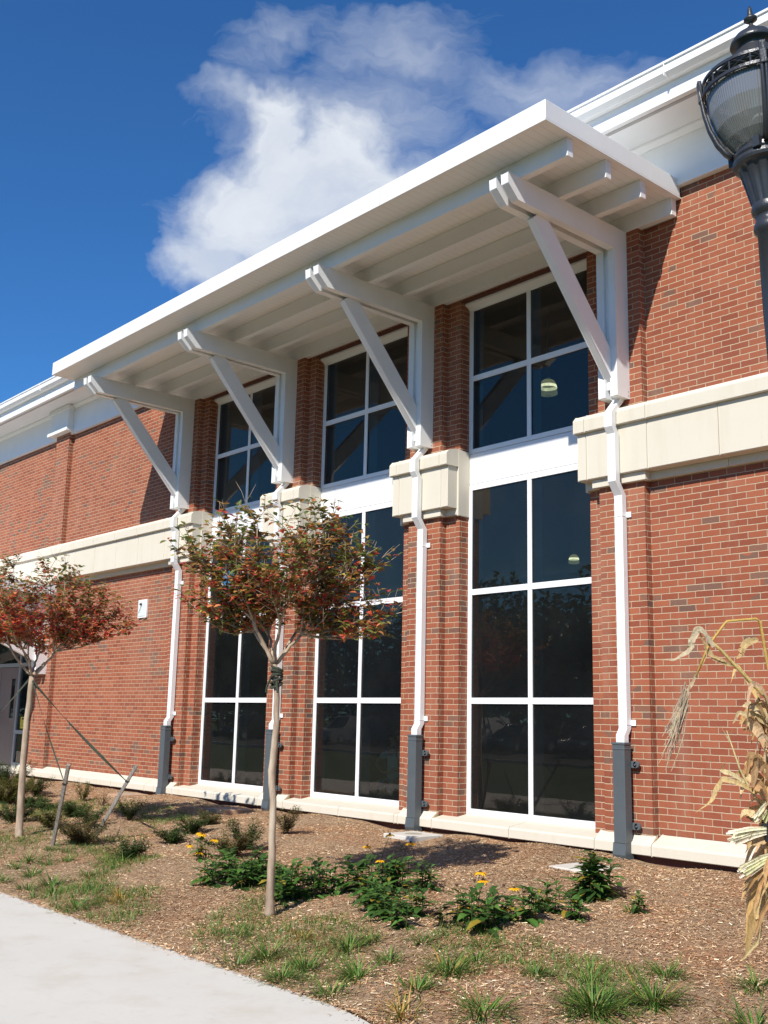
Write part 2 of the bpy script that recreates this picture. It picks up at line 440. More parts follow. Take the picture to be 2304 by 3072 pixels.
    def build(s, name, m, parent=None, smooth=False, bevel=0.0, attr=False, origin=None):
        off = Vector((0, 0, 0))
        if parent is not None: off = Vector(parent.get('_o', (0, 0, 0)))
        elif origin is not None: off = Vector(origin)
        me = bpy.data.meshes.new(name)
        V = np.array(s.v, dtype=np.float64)-np.array(off)
        me.from_pydata(V.tolist(), [], s.f)
        me.materials.append(m)
        if smooth: me.polygons.foreach_set('use_smooth', [True]*len(me.polygons))
        if attr:
            ca = me.color_attributes.new('Col', 'FLOAT_COLOR', 'CORNER')
            counts = np.array([len(f) for f in s.f])
            C = np.repeat(np.array(s.c), counts, axis=0)
            C = np.concatenate([C, np.ones((len(C), 1))], 1).astype(np.float32)
            ca.data.foreach_set('color', C.ravel())
        me.update()
        o = bpy.data.objects.new(name, me); COL.objects.link(o)
        if parent is not None:
            o.parent = parent; o['_o'] = tuple(off)
        else:
            o.location = off; o['_o'] = tuple(off)
        if bevel > 0:
            b = o.modifiers.new('edge', 'BEVEL'); b.width = bevel; b.segments = 2; b.limit_method = 'ANGLE'; b.angle_limit = R(40)
        return o
def tag(o, label=None, cat=None, group=None, kind=None):
    if label: o['label'] = label
    if cat: o['category'] = cat
    if group: o['group'] = group
    if kind: o['kind'] = kind
    return o
def thing(name, loc, label, cat, group=None):
    o = bpy.data.objects.new(name, None); COL.objects.link(o)
    o.location = loc; o['_o'] = tuple(loc); o.empty_display_size = .2
    return tag(o, label, cat, group)
def copy_tree(o, delta, parent=None):
    c = o.copy(); COL.objects.link(c)
    if parent is None: c.location = Vector(o.location)+Vector(delta)
    else: c.parent = parent
    for ch in o.children: copy_tree(ch, delta, c)
    return c
def vr(a, b): return random.uniform(a, b)

# ================================================================== SETTING
def gz(x, y):
    b = max(0.0, min(.272, .29*(y+5.4)/5.2))
    if y < -5.42: return 0.0
    k = min(1.0, (y+5.42)/.35)
    return b+k*(.022*math.sin(x*1.7+y*1.1)+.016*math.sin(x*3.1-y*2.3+1)+.010*math.sin(x*6.3+y*5.1))
def edge_y(x):            # near edge of the bed along the walkway
    if x < .3: return -5.4-.0*x
    return -5.4-.10*(x-.3)-.19*(x-.3)**2
b = MB()
b.add([(-400, -400, -.03), (400, -400, -.03), (400, 400, -.03), (-400, 400, -.03)], [(0, 1, 2, 3)])
tag(b.build('ground', LAWN), kind='structure')
# planting bed surface with real relief
NX, NY = 300, 110
xs = np.linspace(-24, 6.5, NX); b = MB(); V = []
for j in range(NY):
    for i in range(NX):
        x = xs[i]; e = max(edge_y(x), -9.3); y = e+( -.1-e)*j/(NY-1)
        z = gz(x, y)+(.012*random.random() if 0 < j else -.02)
        if y < -5.42: z = .012*random.random()+.004*(1 if j else -5)
        V.append((x, y, z))
b.add(V, [(j*NX+i, j*NX+i+1, (j+1)*NX+i+1, (j+1)*NX+i) for j in range(NY-1) for i in range(NX-1)])
tag(b.build('mulch_bed_ground', MULCH, smooth=True), kind='structure')
# walkway
b = MB(); pts = [(x, edge_y(x)) for x in np.linspace(-60, .3, 20)]+[(x, edge_y(x)) for x in np.linspace(.4, 4.4, 18)]
n = len(pts); V = []
for x, y in pts: V += [(x, y-.008, .0), (x, -8.6 if x < 3 else -8.6-.9*(x-3), .0), (x, y-.008, -.12), (x, -8.6 if x < 3 else -8.6-.9*(x-3), -.12)]
Fc = []
for i in range(n-1):
    a, c_ = 4*i, 4*i+4
    Fc += [(a, a+1, c_+1, c_), (a+2, a, c_, c_+2), (a+1, a+3, c_+3, c_+1)]
b.add(V, Fc); 
tag(b.build('walkway', CONC), kind='structure')
b = MB().box(-120, 60, -24.0, -23.85, -.03, .10); tag(b.build('kerb', CONC), kind='structure')
b = MB().box(-120, 60, -42, -24.0, -.029, -.02); tag(b.build('parking_road', ASPH), kind='structure')
b = MB().box(-22, -16.95, -2.3, .12, .0, .43); tag(b.build('entrance_landing', CONC, bevel=.01), kind='structure')

# ================================================================== BUILDING
B = thing('brick_building', (-6, 0, 0), 'red brick building with white canopy, cream stone band and tall windows', 'building')
WLX = {3: -4.052, 2: -7.163, 1: -10.182}
WRX = {3: -1.991, 2: -5.102, 1: -8.121}
L2 = {4: (-1.785, -1.195), 3: (-4.90, -4.30), 2: (-7.945, -7.34), 1: (-10.98, -10.385)}
PC = {4: -1.49, 3: -4.60, 2: -7.66, 1: -10.68}
# ---- brick walls
b = MB()
b.box(WRX[3], 14, 0, .30, .40, 8.0)
b.box(-16.6, WLX[1], 0, .30, .40, 8.0)
b.box(-17.0+.4-20, -16.6, 0, .30, 3.35, 8.0)
b.box(-45, -21.0, 0, .30, .40, 3.35)
b.box(WRX[2], WLX[3], 0, .30, .40, 8.0)
b.box(WRX[1], WLX[2], 0, .30, .40, 8.0)
for k in (1, 2, 3): b.box(WLX[k], WRX[k], 0, .30, 7.055, 8.0)
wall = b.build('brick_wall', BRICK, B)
for k, (a, c_) in L2.items():
    MB().box(a, c_, -.1, -.0005, .44, 7.405).build('brick_pier', BRICK, B)
MB().box(-16.22, -15.60, -.1, -.0005, .44, 7.46).build('pilaster', BRICK, B)
b = MB(); b.box(-16.35, -15.50, -.20, 0, 7.50, 8.02).box(-16.40, -15.45, -.25, 0, 7.45, 7.52).box(-16.40, -15.45, -.24, 0, 7.93, 8.02)
b.build('pilaster_capital', WHITE, B, bevel=.004)
# lintels (steel angle + soldier shadow line)
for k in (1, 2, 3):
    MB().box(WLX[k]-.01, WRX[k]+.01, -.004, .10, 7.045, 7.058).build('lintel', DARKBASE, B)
# rear shell of the building
b = MB()
b.box(-45, 14, 27.7, 28, 0, 8.2).box(-45, -44.7, .31, 27.7, 0, 8.2).box(13.7, 14, .31, 27.7, 0, 8.2)
b.build('rear_wall', INTW, B)
MB().box(-44.6, 13.6, .31, 27.6, .30, .47).build('interior_floor', INTF, B)
b = MB()
b.prism_x([(-.70, 8.32), (13.9, 12.3), (28.6, 8.32), (28.6, 8.22), (13.9, 12.2), (-.70, 8.22)], -45.3, 14.3)
b.build('roof', ROOFM, B)
# ---- foundation + cast stone base course
MB().box(-16.85, 14, -.11, -.002, 0.0, .40).build('foundation', DARKBASE, B)
b = MB(); j = MB()
def base_seg(x0, x1, y0, z0):
    b.prism_x([(y0, z0), (-.185, .436), (-.2, .42), (-.2, .322), (y0 if y0 < 0 else -.0, .322), (y0, z0-.08)], x0+.003, x1-.003)
    j.prism_x([(y0, z0-.006), (-.19, .425), (-.194, .33), (y0 if y0 < 0 else -.0, .33)], x0-.004, x1+.004)
def base_run(xs_, y0, z0):
    for a, c_ in zip(xs_, xs_[1:]): base_seg(a, c_, y0, z0)
base_run([-16.85, -15.9, -14.9, -13.7, -12.5, -11.3, -10.98], .0, .52)
base_run([-10.98, -10.40], -.09, .512); base_run([-10.40, -9.14, -8.04, -7.96], .17, .49)
base_run([-7.96, -7.33], -.09, .512); base_run([-7.33, -6.08, -4.97, -4.905], .17, .49)
base_run([-4.905, -4.29], -.09, .512); base_run([-4.29, -3.04, -1.85], .17, .49)
base_run([-1.85, -1.15], -.09, .512); base_run([-1.15, .55, 2.2, 3.9, 5.6, 8, 11, 14], .0, .52)
b.build('stone_base_course', STONE, B, bevel=.006); j.build('base_course_joints', JOINT, B)
# ---- limestone band: right wall, left wall, two blocks on the middle piers
def band(x0, x1, joints_c, joints_m, capL, capR, led0, led1):
    b = MB(); j = MB()
    def crown(a, c_):
        b.prism_x([(-.10, 5.02), (-.215, 4.995), (-.26, 4.945), (-.26, 4.80), (.0, 4.80), (.0, 5.02)], a+.0025, c_-.0025)
    def main(a, c_): b.prism_x([(-.21, 4.80), (-.21, 4.262), (.0, 4.262), (.0, 4.7985), (-.02, 4.7985)], a+.0025, c_-.0025)
    q = [x0]+joints_c+[x1]
    for a, c_ in zip(q, q[1:]): crown(a, c_)
    q = [x0+(.022 if capL else 0)]+joints_m+[x1-(.022 if capR else 0)]
    for a, c_ in zip(q, q[1:]): main(a, c_)
    j.box(x0+.03, x1-.03, -.252, -.01, 4.81, 4.94).box(x0+.03, x1-.03, -.204, -.01, 4.27, 4.80)
    # underside ledge that steps with the brickwork
    for a, c_ in zip(led0, led0[1:]): b.box(a+.002, c_-.002, -.055, -.0, 4.175, 4.2615)
    for a, c_ in led1: b.box(a, c_, -.16, -.056, 4.165, 4.2615)
    if capR: b.box(x1-.03, x1-.0, -.052, .155, 4.16, 5.018)
    if capL: b.box(x0, x0+.03, -.052, .155, 4.16, 5.018)
    o = b.build('stone_band', STONE, B, bevel=.006); j.build('band_joints', JOINT, o)
band(-2.015, 14, [-1.86, -1.05, .75, 2.5, 4.2, 6, 8, 10, 12], [-1.87, -1.07, -.22, .63, 1.48, 2.33, 3.18, 4.1, 5, 6, 8, 10, 12], True, False, [-2.0, -1.25, -.22, .6, 1.5, 2.4, 4, 7, 10, 14], [(-1.84, -1.14)])
band(-5.125, -4.03, [-4.985, -4.17], [-4.975, -4.18], True, True, [-5.1, -4.05], [(-4.955, -4.245)])
band(-8.145, -7.14, [-8.0, -7.27], [-7.99, -7.28], True, True, [-8.1, -7.17], [(-7.99, -7.29)])
band(-45, -10.16, [-30, -24, -19, -17.2, -16.3, -15.49, -14.62, -13.77, -12.9, -12.05, -11.1, -10.31], [-30, -24, -20, -18.1, -17.2, -16.35, -15.49, -14.62, -13.77, -12.9, -12.05, -11.1, -10.31], False, True, [-45, -16.2, -15.1, -14.2, -13.3, -12.4, -11.5, -10.2], [(-11.03, -10.335)])

# ---- windows
def window(xl, xr, mid, z0, zg0, trans, zg1, z1, name, label):
    """frame with its mullion/transoms, deep inner mullions, one pane sheet"""
    fw = .066; b = MB(); yf, yb = .155, .20
    b.box(xl, xl+fw, yf, yb, z0, z1).box(xr-fw, xr, yf, yb, z0, z1)
    b.box(xl+fw, xr-fw, yf, yb, z0, zg0).box(xl+fw, xr-fw, yf, yb, zg1, z1)
    mz0, mz1 = zg0, zg1; mw = .033
    edges = [mz0]+[q for tz in trans for q in (tz-.037, tz+.037)]+[mz1]
    for tz in trans: b.box(xl+fw, xr-fw, yf, yb, tz-.037, tz+.037)
    for a, c_ in zip(edges[::2], edges[1::2]): b.box(mid-mw, mid+mw, yf+.002, yb, a, c_)
    fr = b.build(name, FRAME, B, bevel=.003); fr['label'] = label
    i = MB()
    for a, c_ in ((xl+.005, xl+fw-.004), (mid-mw+.004, mid+mw-.004), (xr-fw+.004, xr-.005)):
        i.box(a, c_, .2005, .36, z0+.01, z1-.01)
    for tz in trans: i.box(xl+fw, xr-fw, .201, .34, tz-.03, tz+.03)
    i.build('inner_mullion', INNER, fr)
    g = MB()
    q = [zg0]+[v for tz in trans for v in (tz-.037, tz+.037)]+[zg1]
    for a, c_ in zip(q[::2], q[1::2]):
        for xa, xb in ((xl+fw, mid-mw), (mid+mw, xr-fw)):
            g.add([(xa, .178, a), (xb, .178, a), (xb, .178, c_), (xa, .178, c_)], [(0, 1, 2, 3)])
    g.build('glass_pane', GLASS, fr)
    gk = MB()
    for a, c_ in zip(q[::2], q[1::2]):
        for xa, xb in ((xl+fw, mid-mw), (mid+mw, xr-fw)):
            gk.box(xa, xa+.006, .170, .1775, a, c_).box(xb-.006, xb, .170, .1775, a, c_).box(xa+.006, xb-.006, .170, .1775, a, a+.006).box(xa+.006, xb-.006, .170, .1775, c_-.006, c_)
    gk.build('glazing_gasket', BLACK, fr)
    return fr
nm = {1: 'left', 2: 'middle', 3: 'right'}
for k in (1, 2, 3):
    xl, xr = WLX[k], WRX[k]; mid = xl+1.024
    window(xl, xr, mid, .488, .559, [1.848, 3.196], 4.51, 4.586, 'tall_window', 'tall white framed lower window, %s of the three bays' % nm[k])
    window(xl, xr, mid, 4.997, 5.058, [6.01], 6.948, 7.015, 'upper_window', 'white framed upper window under the canopy, %s of the three bays' % nm[k])
    MB().box(xl, xr, .158, .20, 4.592, 4.991).build('spandrel_panel', FRAME, B, bevel=.002)
    b = MB().prism_x([(.07, 7.045), (.07, 7.02), (.14, 6.985), (.1545, 6.955), (.19, 6.955), (.19, 7.045)], xl-.0, xr+.0)
    b.build('head_trim', FRAME, B)
    MB().box(xl, xr, .2, .3, 6.99, 7.06).build('head_blocking', INTW, B)

# ---- canopy
XA, XE, D = -11.62, -.687, 2.294
ca = MB().box(XA, XE, -D, -.03, 7.285, 7.487)
ca = ca.build('canopy', WHITE, B, bevel=.005)
MB().box(XA+.045, XE-.045, -D+.045, -.005, 7.272, 7.2845).build('soffit', SOFFIT, ca)
b = MB().box(XA, XE, -D, -D+.045, 7.270, 7.2848).box(XE-.045, XE, -D+.045, -.01, 7.270, 7.2848).box(XA, XA+.045, -D+.045, -.01, 7.270, 7.2848)
b.build('fascia_edge', WHITE, ca)
for x in (-9.2, -6.15, -3.1):
    MB().box(x, x+.004, -D-.0006, -D+.001, 7.272, 7.486).build('fascia_seam', STEEL, ca)
for y in (-1.90, -1.285, -.685, -.115):
    MB().box(XA+.05, XE-.055, y, y+.09, 7.072, 7.2718).build('purlin', WHITE, ca, bevel=.004)

# ---- brackets and downspouts
def bracket(xc, zb=5.11, ztop=7.07, ymax=-2.08, s=1.0, parent=None, armh=.25):
    w0, g0 = .095, .033
    b = MB()
    for a in (xc-g0-w0, xc+g0):
        yb_, yf = -.102, -.32
        # one closed L-shaped side profile: post and arm
        prof = [(yb_, zb), (yf, zb), (yf, ztop-armh), (ymax+.150, ztop-armh), (ymax, ztop-.112), (ymax-.008, ztop-.002), (yb_, ztop-.002)]
        b.prism_x(prof, a, a+w0)
    o = b.build('bracket', WHITE, parent or B, bevel=.004)
    L_ = ztop-armh
    # the brace between the two frames
    y1, z1 = -.32, zb+.37
    y2 = ymax*.70; z2 = ztop-.31
    dy, dz = y2-y1, z2-z1; l = math.hypot(dy, dz); ny, nz = -dz/l*.21*.5, dy/l*.21*.5; y2 += dy/l*.10; z2 += dz/l*.10
    prof = [(y1+ny-dy/l*.16, z1+nz-dz/l*.16), (y1-ny-dy/l*.16, z1-nz-dz/l*.16), (y2-ny, z2-nz), (y2+ny, z2+nz)]
    MB().prism_x(prof, xc-g0+.001-.016, xc+g0-.001+.016).build('brace', WHITE, o, bevel=.004)
    for zz in (zb+.03, zb+.075):
        MB().tube([(xc+g0+w0-.001, -.125, zz), (xc+g0+w0+.004, -.125, zz)], .006, 6).build('bracket_screw', SCREW, o)
    return o
def downspout(xc):
    hw, dp = .052, .08
    # centre-back line of the pipe: (y of back face, z)
    path = [(-.115, 5.30), (-.115, 5.10), (-.272, 4.93), (-.272, 4.77), (-.222, 4.70), (-.222, 4.17), (-.115, 4.03), (-.115, 1.56), (-.165, 1.49), (-.165, 1.40)]
    b = MB(); V = []
    n = len(path)
    for i, (y, z) in enumerate(path):
        V += [(xc-hw, y, z), (xc+hw, y, z), (xc+hw, y-dp, z), (xc-hw, y-dp, z)]
    Fc = []
    for i in range(n-1):
        for k in range(4):
            Fc.append((4*i+k, 4*i+(k+1) % 4, 4*(i+1)+(k+1) % 4, 4*(i+1)+k))
    Fc += [(3, 2, 1, 0), tuple(4*(n-1)+k for k in range(4))]
    b.add(V, Fc)
    o = b.build('downspout', WHITE, B, bevel=.004)
    # iron boot at the foot
    b = MB(); hb = .074
    b.box(xc-hb, xc+hb, -.28, -.165, .42, 1.42)
    b.box(xc-hb-.006, xc+hb+.006, -.286, -.16, 1.395, 1.42).box(xc-hb-.004, xc+hb+.004, -.284, -.162, 1.345, 1.362)
    b.prism_x([(-.28, .42), (-.165, .42), (-.165, .2), (-.245, .2), (-.295, .31)], xc-hb-.005, xc+hb+.005)
    bo = b.build('boot', GREY, o, bevel=.006)
    for z in (1.20, .59):
        s_ = MB().box(xc+hb-.002, xc+hb+.055, -.165, -.135, z-.035, z+.035)
        s_.lathe(0, 0, [(0.0001, 0), (.035, 0), (.035, .03), (.0001, .03)], 18)
        q = len(s_.v)-72
        for i in range(q, q+72):
            x, y, zz = s_.v[i]; s_.v[i] = (xc+hb+.055+x, -.135-zz, z+y)
        s_.tube([(xc+hb+.055, -.17, z), (xc+hb+.055, -.185, z)], .012, 6)
        s_.build('boot_lug', GREY, o, bevel=.003)
    for z in (3.80, 1.60):
        MB().box(xc-hw-.003, xc+hw+.003, -.199, -.11, z-.002, z+.002).box(xc+hw, xc+hw+.055, -.118, -.108, z-.01, z+.05).build('strap', WHITE, o)
    return o
for k in (1, 2, 3, 4):
    bracket(PC[k]+.01); downspout(PC[k]+.02)
    MB().box(PC[k]-.02, PC[k]+.04, -.29, -.11, 5.2, 7.0).build('bracket_filler', WHITE, B)

# ---- eaves
X0, X1 = -45.0, 14.0
b = MB().box(X0, X1, -.08, -.0005, 7.405, 8.02); b.build('frieze_board', WHITE, B, bevel=.003)
b = MB().prism_x([(-.081, 7.955), (-.095, 7.955), (-.14, 8.0), (-.14, 8.028), (-.081, 8.028)], X0, X1); b.build('crown_moulding', WHITE, B)
MB().box(X0, X1, -.71, -.0, 8.03, 8.05).build('eave_soffit', SOFFIT if False else WHITE, B)
MB().box(X0, X1, -.61, -.565, 8.022, 8.0298).build('soffit_vent', m_simple('soffit_vent_grey', (.38, .37, .36), .7), B)
b = MB().box(X0, X1, -.735, -.70, 7.985, 8.06); b.build('eave_drip_moulding', WHITE, B, bevel=.004)
MB().box(X0, X1, -.722, -.7005, 8.0605, 8.26).build('fascia', WHITE, B)
b = MB().prism_x([(-.725, 8.195), (-.80, 8.195), (-.855, 8.235), (-.855, 8.325), (-.872, 8.328), (-.872, 8.352), (-.725, 8.352)], X0, X1)
g = b.build('gutter', WHITE, B)
x = -24.7
while x < 8:
    MB().box(x, x+.010, -.8745, -.725, 8.1925, 8.353).build('gutter_joint', WHITE, g); x += 3.05

# ---- entrance at the far left
b = MB().box(-21.4, -15.62, -3.6, -.02, 3.98, 4.20)
ec = b.build('entrance_canopy', WHITE, B, bevel=.005)
MB().box(-21.3, -15.67, -3.5, -.03, 3.955, 3.979).build('soffit', SOFFIT, ec)
for y in (-3.1, -2.1, -1.1, -.13): MB().box(-21.3, -15.70, y, y+.08, 3.84, 3.954).build('purlin', WHITE, ec)
for xc in (-15.93, -20.6): bracket(xc, zb=2.36, ztop=3.84, ymax=-3.0, parent=B, armh=.2)
b = MB()
for xa, xb in ((-16.66, -16.60), (-17.66, -17.58), (-19.7, -19.62), (-21.0, -20.94)): b.box(xa, xb, .10, .17, .43, 3.35)
b.box(-20.94, -16.66, .10, .17, 3.25, 3.35).box(-20.94, -16.66, .102, .168, 2.56, 2.64)
b.box(-17.58, -16.66, .102, .168, 1.12, 1.20).box(-17.58, -16.66, .102, .168, .43, .52)
sf = b.build('entrance_frame', ALU, B, bevel=.003)
g = MB()
for xa, xb, za, zb_ in ((-17.58, -16.66, .52, 1.12), (-17.58, -16.66, 1.2, 2.56), (-20.94, -16.66, 2.64, 3.25), (-20.94, -19.7, .5, 2.56)):
    g.add([(xa, .135, za), (xb, .135, za), (xb, .135, zb_), (xa, .135, zb_)], [(0, 1, 2, 3)])
g.build('sidelight_glass', GLASS, sf)
for xa, xb, hx in ((-18.63, -17.67, -17.80), (-19.61, -18.65, -19.0)):
    b = MB(); la, lb = xb-.36, xb-.16
    if hx < -18.5: la, lb = xa+.16, xa+.36
    b.box(xa, la, .115, .155, .45, 2.55).box(lb, xb, .115, .155, .45, 2.55).box(la, lb, .115, .155, .45, 1.45).box(la, lb, .115, .155, 2.3, 2.55)
    d = b.build('door', TAUPE, B, bevel=.003)
    MB().add([(la, .135, 1.45), (lb, .135, 1.45), (lb, .135, 2.3), (la, .135, 2.3)], [(0, 1, 2, 3)]).build('vision_panel', GLASS, d)
    MB().tube([(xa+.1 if hx > -18.5 else xb-.1, .10, 1.28), (xa+.1 if hx > -18.5 else xb-.1, .05, 1.30), (xa+.1 if hx > -18.5 else xb-.1, .05, 1.60), (xa+.1 if hx > -18.5 else xb-.1, .10, 1.62)], .014, 8).build('handle', BLACK, d)

# ---- small wall-hung things
tg = thing('wall_box', (-12.08, 0, 3.31), 'small white box on the brick wall left of the windows', 'utility box')
b = MB().box(-12.235, -11.925, -.035, -.0, 3.31, 3.64); b.build('box_frame', WHITE, tg, bevel=.004)
MB().box(-12.205, -11.955, -.042, -.0351, 3.34, 3.61).build('cover_plate', m_simple('pale_grey_cover', (.62, .65, .64), .5), tg)
b = MB().tube([(-12.10, -.045, 3.56), (-12.10, -.075, 3.55)], [.022, .016], 8).tube([(-12.10, -.05, 3.55), (-12.12, -.055, 3.47), (-12.17, -.05, 3.42), (-12.2, -.043, 3.40)], .003, 5)
b.build('cable_knob', BLACK, tg)
tg = thing('card_reader', (-16.38, 0, 1.36), 'narrow black card reader on the brick beside the entrance door', 'card reader')
MB().box(-16.42, -16.35, -.03, -.0, 1.365, 1.54).build('reader_body', BLACK, tg, bevel=.008)
MB().box(-16.41, -16.36, -.034, -.0301, 1.48, 1.52).build('reader_window', GREY, tg)
tg = thing('notice', (-17.28, .13, 1.24), 'yellow notice stuck to the glass beside the entrance door', 'notice')
MB().box(-17.41, -17.15, .128, .1335, 1.235, 1.48).build('notice_sheet', YEL, tg)
b = MB().box(-17.35, -17.21, .1262, .1279, 1.42, 1.46)
for i in range(5): b.box(-17.37, -17.19+.0-.02*(i % 2), .1262, .1279, 1.385-i*.028, 1.391-i*.028)
b.build('notice_print', BLACK, tg)
#ENDBUILD

# ================================================================== LAMP POST
LX, LY = 3.7, -6.49
lp = thing('street_lamp', (LX, LY, 0), 'dark acorn street lamp with ribbed glass globe beside the cornstalks', 'street lamp', 'acorn street lamps')
def lamp_parts(lp, X, Y):
    b = MB().lathe(X, Y, [(.17, 0), (.17, .05), (.13, .10), (.10, .35), (.075, .42), (.075, .46), (.056, .50), (.050, 2.9), (.044, 3.17), (.052, 3.175), (.055, 3.19), (.052, 3.205), (.046, 3.21), (.046, 3.235), (.054, 3.24), (.057, 3.255), (.054, 3.27), (.05, 3.28)], 48)
    b.build('pole', DARKMET, lp, smooth=True)
    b = MB(); o = 0; seg = 96; prof = [(.053, 3.27), (.058, 3.29), (.070, 3.345), (.082, 3.392), (.088, 3.402)]
    for r, z in prof:
        for k in range(seg):
            fl = .006*max(0, math.sin(k*math.pi*2/8))*(1 if 3.285 < z < 3.395 else 0)
            th = 2*math.pi*k/seg; b.v.append((X+(r-fl)*math.cos(th), Y+(r-fl)*math.sin(th), z))
    for i in range(len(prof)-1):
        for k in range(seg):
            k2 = (k+1) % seg; b.f.append((i*seg+k, i*seg+k2, (i+1)*seg+k2, (i+1)*seg+k)); b.c.append((1, 1, 1))
    b.build('fluted_capital', DARKMET, lp, smooth=True)
    b = MB().lathe(X, Y, [(.088, 3.402), (.099, 3.408), (.102, 3.418), (.099, 3.43), (.092, 3.434), (.096, 3.442), (.094, 3.455), (.08, 3.458), (.05, 3.45)], 48)
    for k in range(4):
        th = k*math.pi/2+.3; cx, cy = X+.098*math.cos(th), Y+.098*math.sin(th)
        b.box(cx-.012, cx+.012, cy-.012, cy+.012, 3.43, 3.465)
    b.build('collar', DARKMET, lp, smooth=False)
    # globe: ribbed refractor
    b = MB(); seg = 240; prof = [(.072, 3.452), (.092, 3.468), (.118, 3.50), (.142, 3.545), (.158, 3.60), (.166, 3.66), (.166, 3.69), (.160, 3.70)]
    for r, z in prof:
        for k in range(seg):
            th = 2*math.pi*k/seg; rr = r-.0013*(k % 2)
            b.v.append((X+rr*math.cos(th), Y+rr*math.sin(th), z))
    for i in range(len(prof)-1):
        for k in range(seg):
            k2 = (k+1) % seg; b.f.append((i*seg+k, i*seg+k2, (i+1)*seg+k2, (i+1)*seg+k)); b.c.append((1, 1, 1))
    b.build('globe', GLOBE, lp)
    b = MB().lathe(X, Y, [(.001, 3.47), (.03, 3.475), (.038, 3.55), (.036, 3.62), (.02, 3.66), (.001, 3.665)], 20)
    b.build('bulb', m_simple('frosted_lamp', (.6, .6, .58), .4), lp, smooth=True)
    # lattice ring
    b = MB(); N = 16
    for zz, rr in ((3.678, .177), (3.722, .173)):
        b.lathe(X, Y, [(rr-.004, zz-.005), (rr+.004, zz-.005), (rr+.004, zz+.005), (rr-.004, zz+.005), (rr-.004, zz-.005)], 64)
    for k in range(N):
        a0, a1 = 2*math.pi*k/N, 2*math.pi*(k+1)/N
        def q(a, z): 
            rr = .177-(z-3.678)/.044*.004
            return (X+rr*math.cos(a), Y+rr*math.sin(a), z)
        am = (a0+a1)/2
        b.tube([q(a0, 3.68), q(am, 3.70), q(a1, 3.72)], .003, 4).tube([q(a1, 3.68), q(am, 3.70), q(a0, 3.72)], .003, 4)
        b.tube([q(a0, 3.68), q(a0, 3.72)], .0035, 4)
    b.build('lattice_ring', DARKMET, lp)
    # cage arms
    for k in range(4):
        th = R(35+90*k)
        for dth in (-.035, .035):
            pts = []
            for r, z in [(.100, 3.452), (.118, 3.468), (.142, 3.505), (.163, 3.56), (.176, 3.62), (.183, 3.68), (.188, 3.735)]:
                pts.append((X+r*math.cos(th+dth*(1+0*r)), Y+r*math.sin(th+dth), z))
            if dth < 0: first = pts
            b = MB().tube(pts, [.009, .009, .0085, .0075, .0065, .006, .0055], 6)
            b.build('cage_arm', DARKMET, lp, smooth=True)
        b = MB(); r = .187; 
        p0 = [(X+rr*math.cos(th+s_*.055), Y+rr*math.sin(th+s_*.055), z) for z in (3.665, 3.745) for s_ in (-1, 1) for rr in (.176, .191)]
        b.add(p0, [(0, 1, 3, 2), (4, 6, 7, 5), (0, 4, 5, 1), (2, 3, 7, 6), (1, 5, 7, 3), (0, 2, 6, 4)])
        b.build('arm_plate', DARKMET, lp, bevel=.003)
    b = MB().lathe(X, Y, [(.150, 3.700), (.170, 3.704), (.168, 3.715), (.125, 3.755), (.090, 3.775), (.076, 3.785), (.074, 3.80), (.066, 3.803), (.066, 3.818), (.058, 3.822), (.052, 3.842), (.072, 3.846), (.075, 3.852), (.072, 3.862), (.056, 3.884), (.034, 3.900), (.020, 3.906), (.016, 3.915), (.007, 3.925), (.006, 3.932)], 56)
    b.build('cap', DARKMET, lp, smooth=True)
    b = MB().lathe(X, Y, [(.005, 3.926), (.009, 3.934), (.022, 3.944), (.022, 3.950), (.012, 3.953), (.010, 3.962), (.007, 3.985), (.002, 3.998), (.0001, 3.999)], 28)
    b.build('finial', DARKMET, lp, smooth=True)
m, t, out = mat('prismatic_globe_glass')
tr = t.n('ShaderNodeBsdfTransparent', i={'Color': (.62, .64, .66, 1)})
gl = t.n('ShaderNodeBsdfGlossy', i={'Color': (.9, .92, .95, 1), 'Roughness': .12})
dfn = t.n('ShaderNodeBsdfDiffuse', i={'Color': (.42, .42, .41, 1)})
fr = t.n('ShaderNodeFresnel', i={'IOR': 1.9})
m1 = t.n('ShaderNodeMixShader', i={0: .42, 1: tr.outputs[0], 2: dfn.outputs[0]})
m2 = t.n('ShaderNodeMixShader', i={0: fr.outputs[0], 1: m1.outputs[0], 2: gl.outputs[0]})
t.link(m2.outputs[0], out.inputs[0])
GLOBE = m
lamp_parts(lp, LX, LY)
# the post leans a little; pivot so that its head stays over (3.684,-6.497)
lean = R(2.6); axis = Vector((Fv.x, Fv.y, 0)).normalized()
rotm = Matrix.Rotation(-lean, 4, axis)
head = Vector((3.692, -6.488, 3.9975)); base_ = head-(rotm @ Vector((0, 0, 3.9975)))
lp.matrix_world = Matrix.Translation(base_) @ rotm
lamp2 = copy_tree(lp, (0, 0, 0))
lamp2.matrix_world = Matrix.Translation((-8.2, -9.4, 0)) @ Matrix.Scale(1.25, 4)
tag(lamp2, 'acorn street lamp seen only as a dark reflection in the right tall window', 'street lamp', 'acorn street lamps')

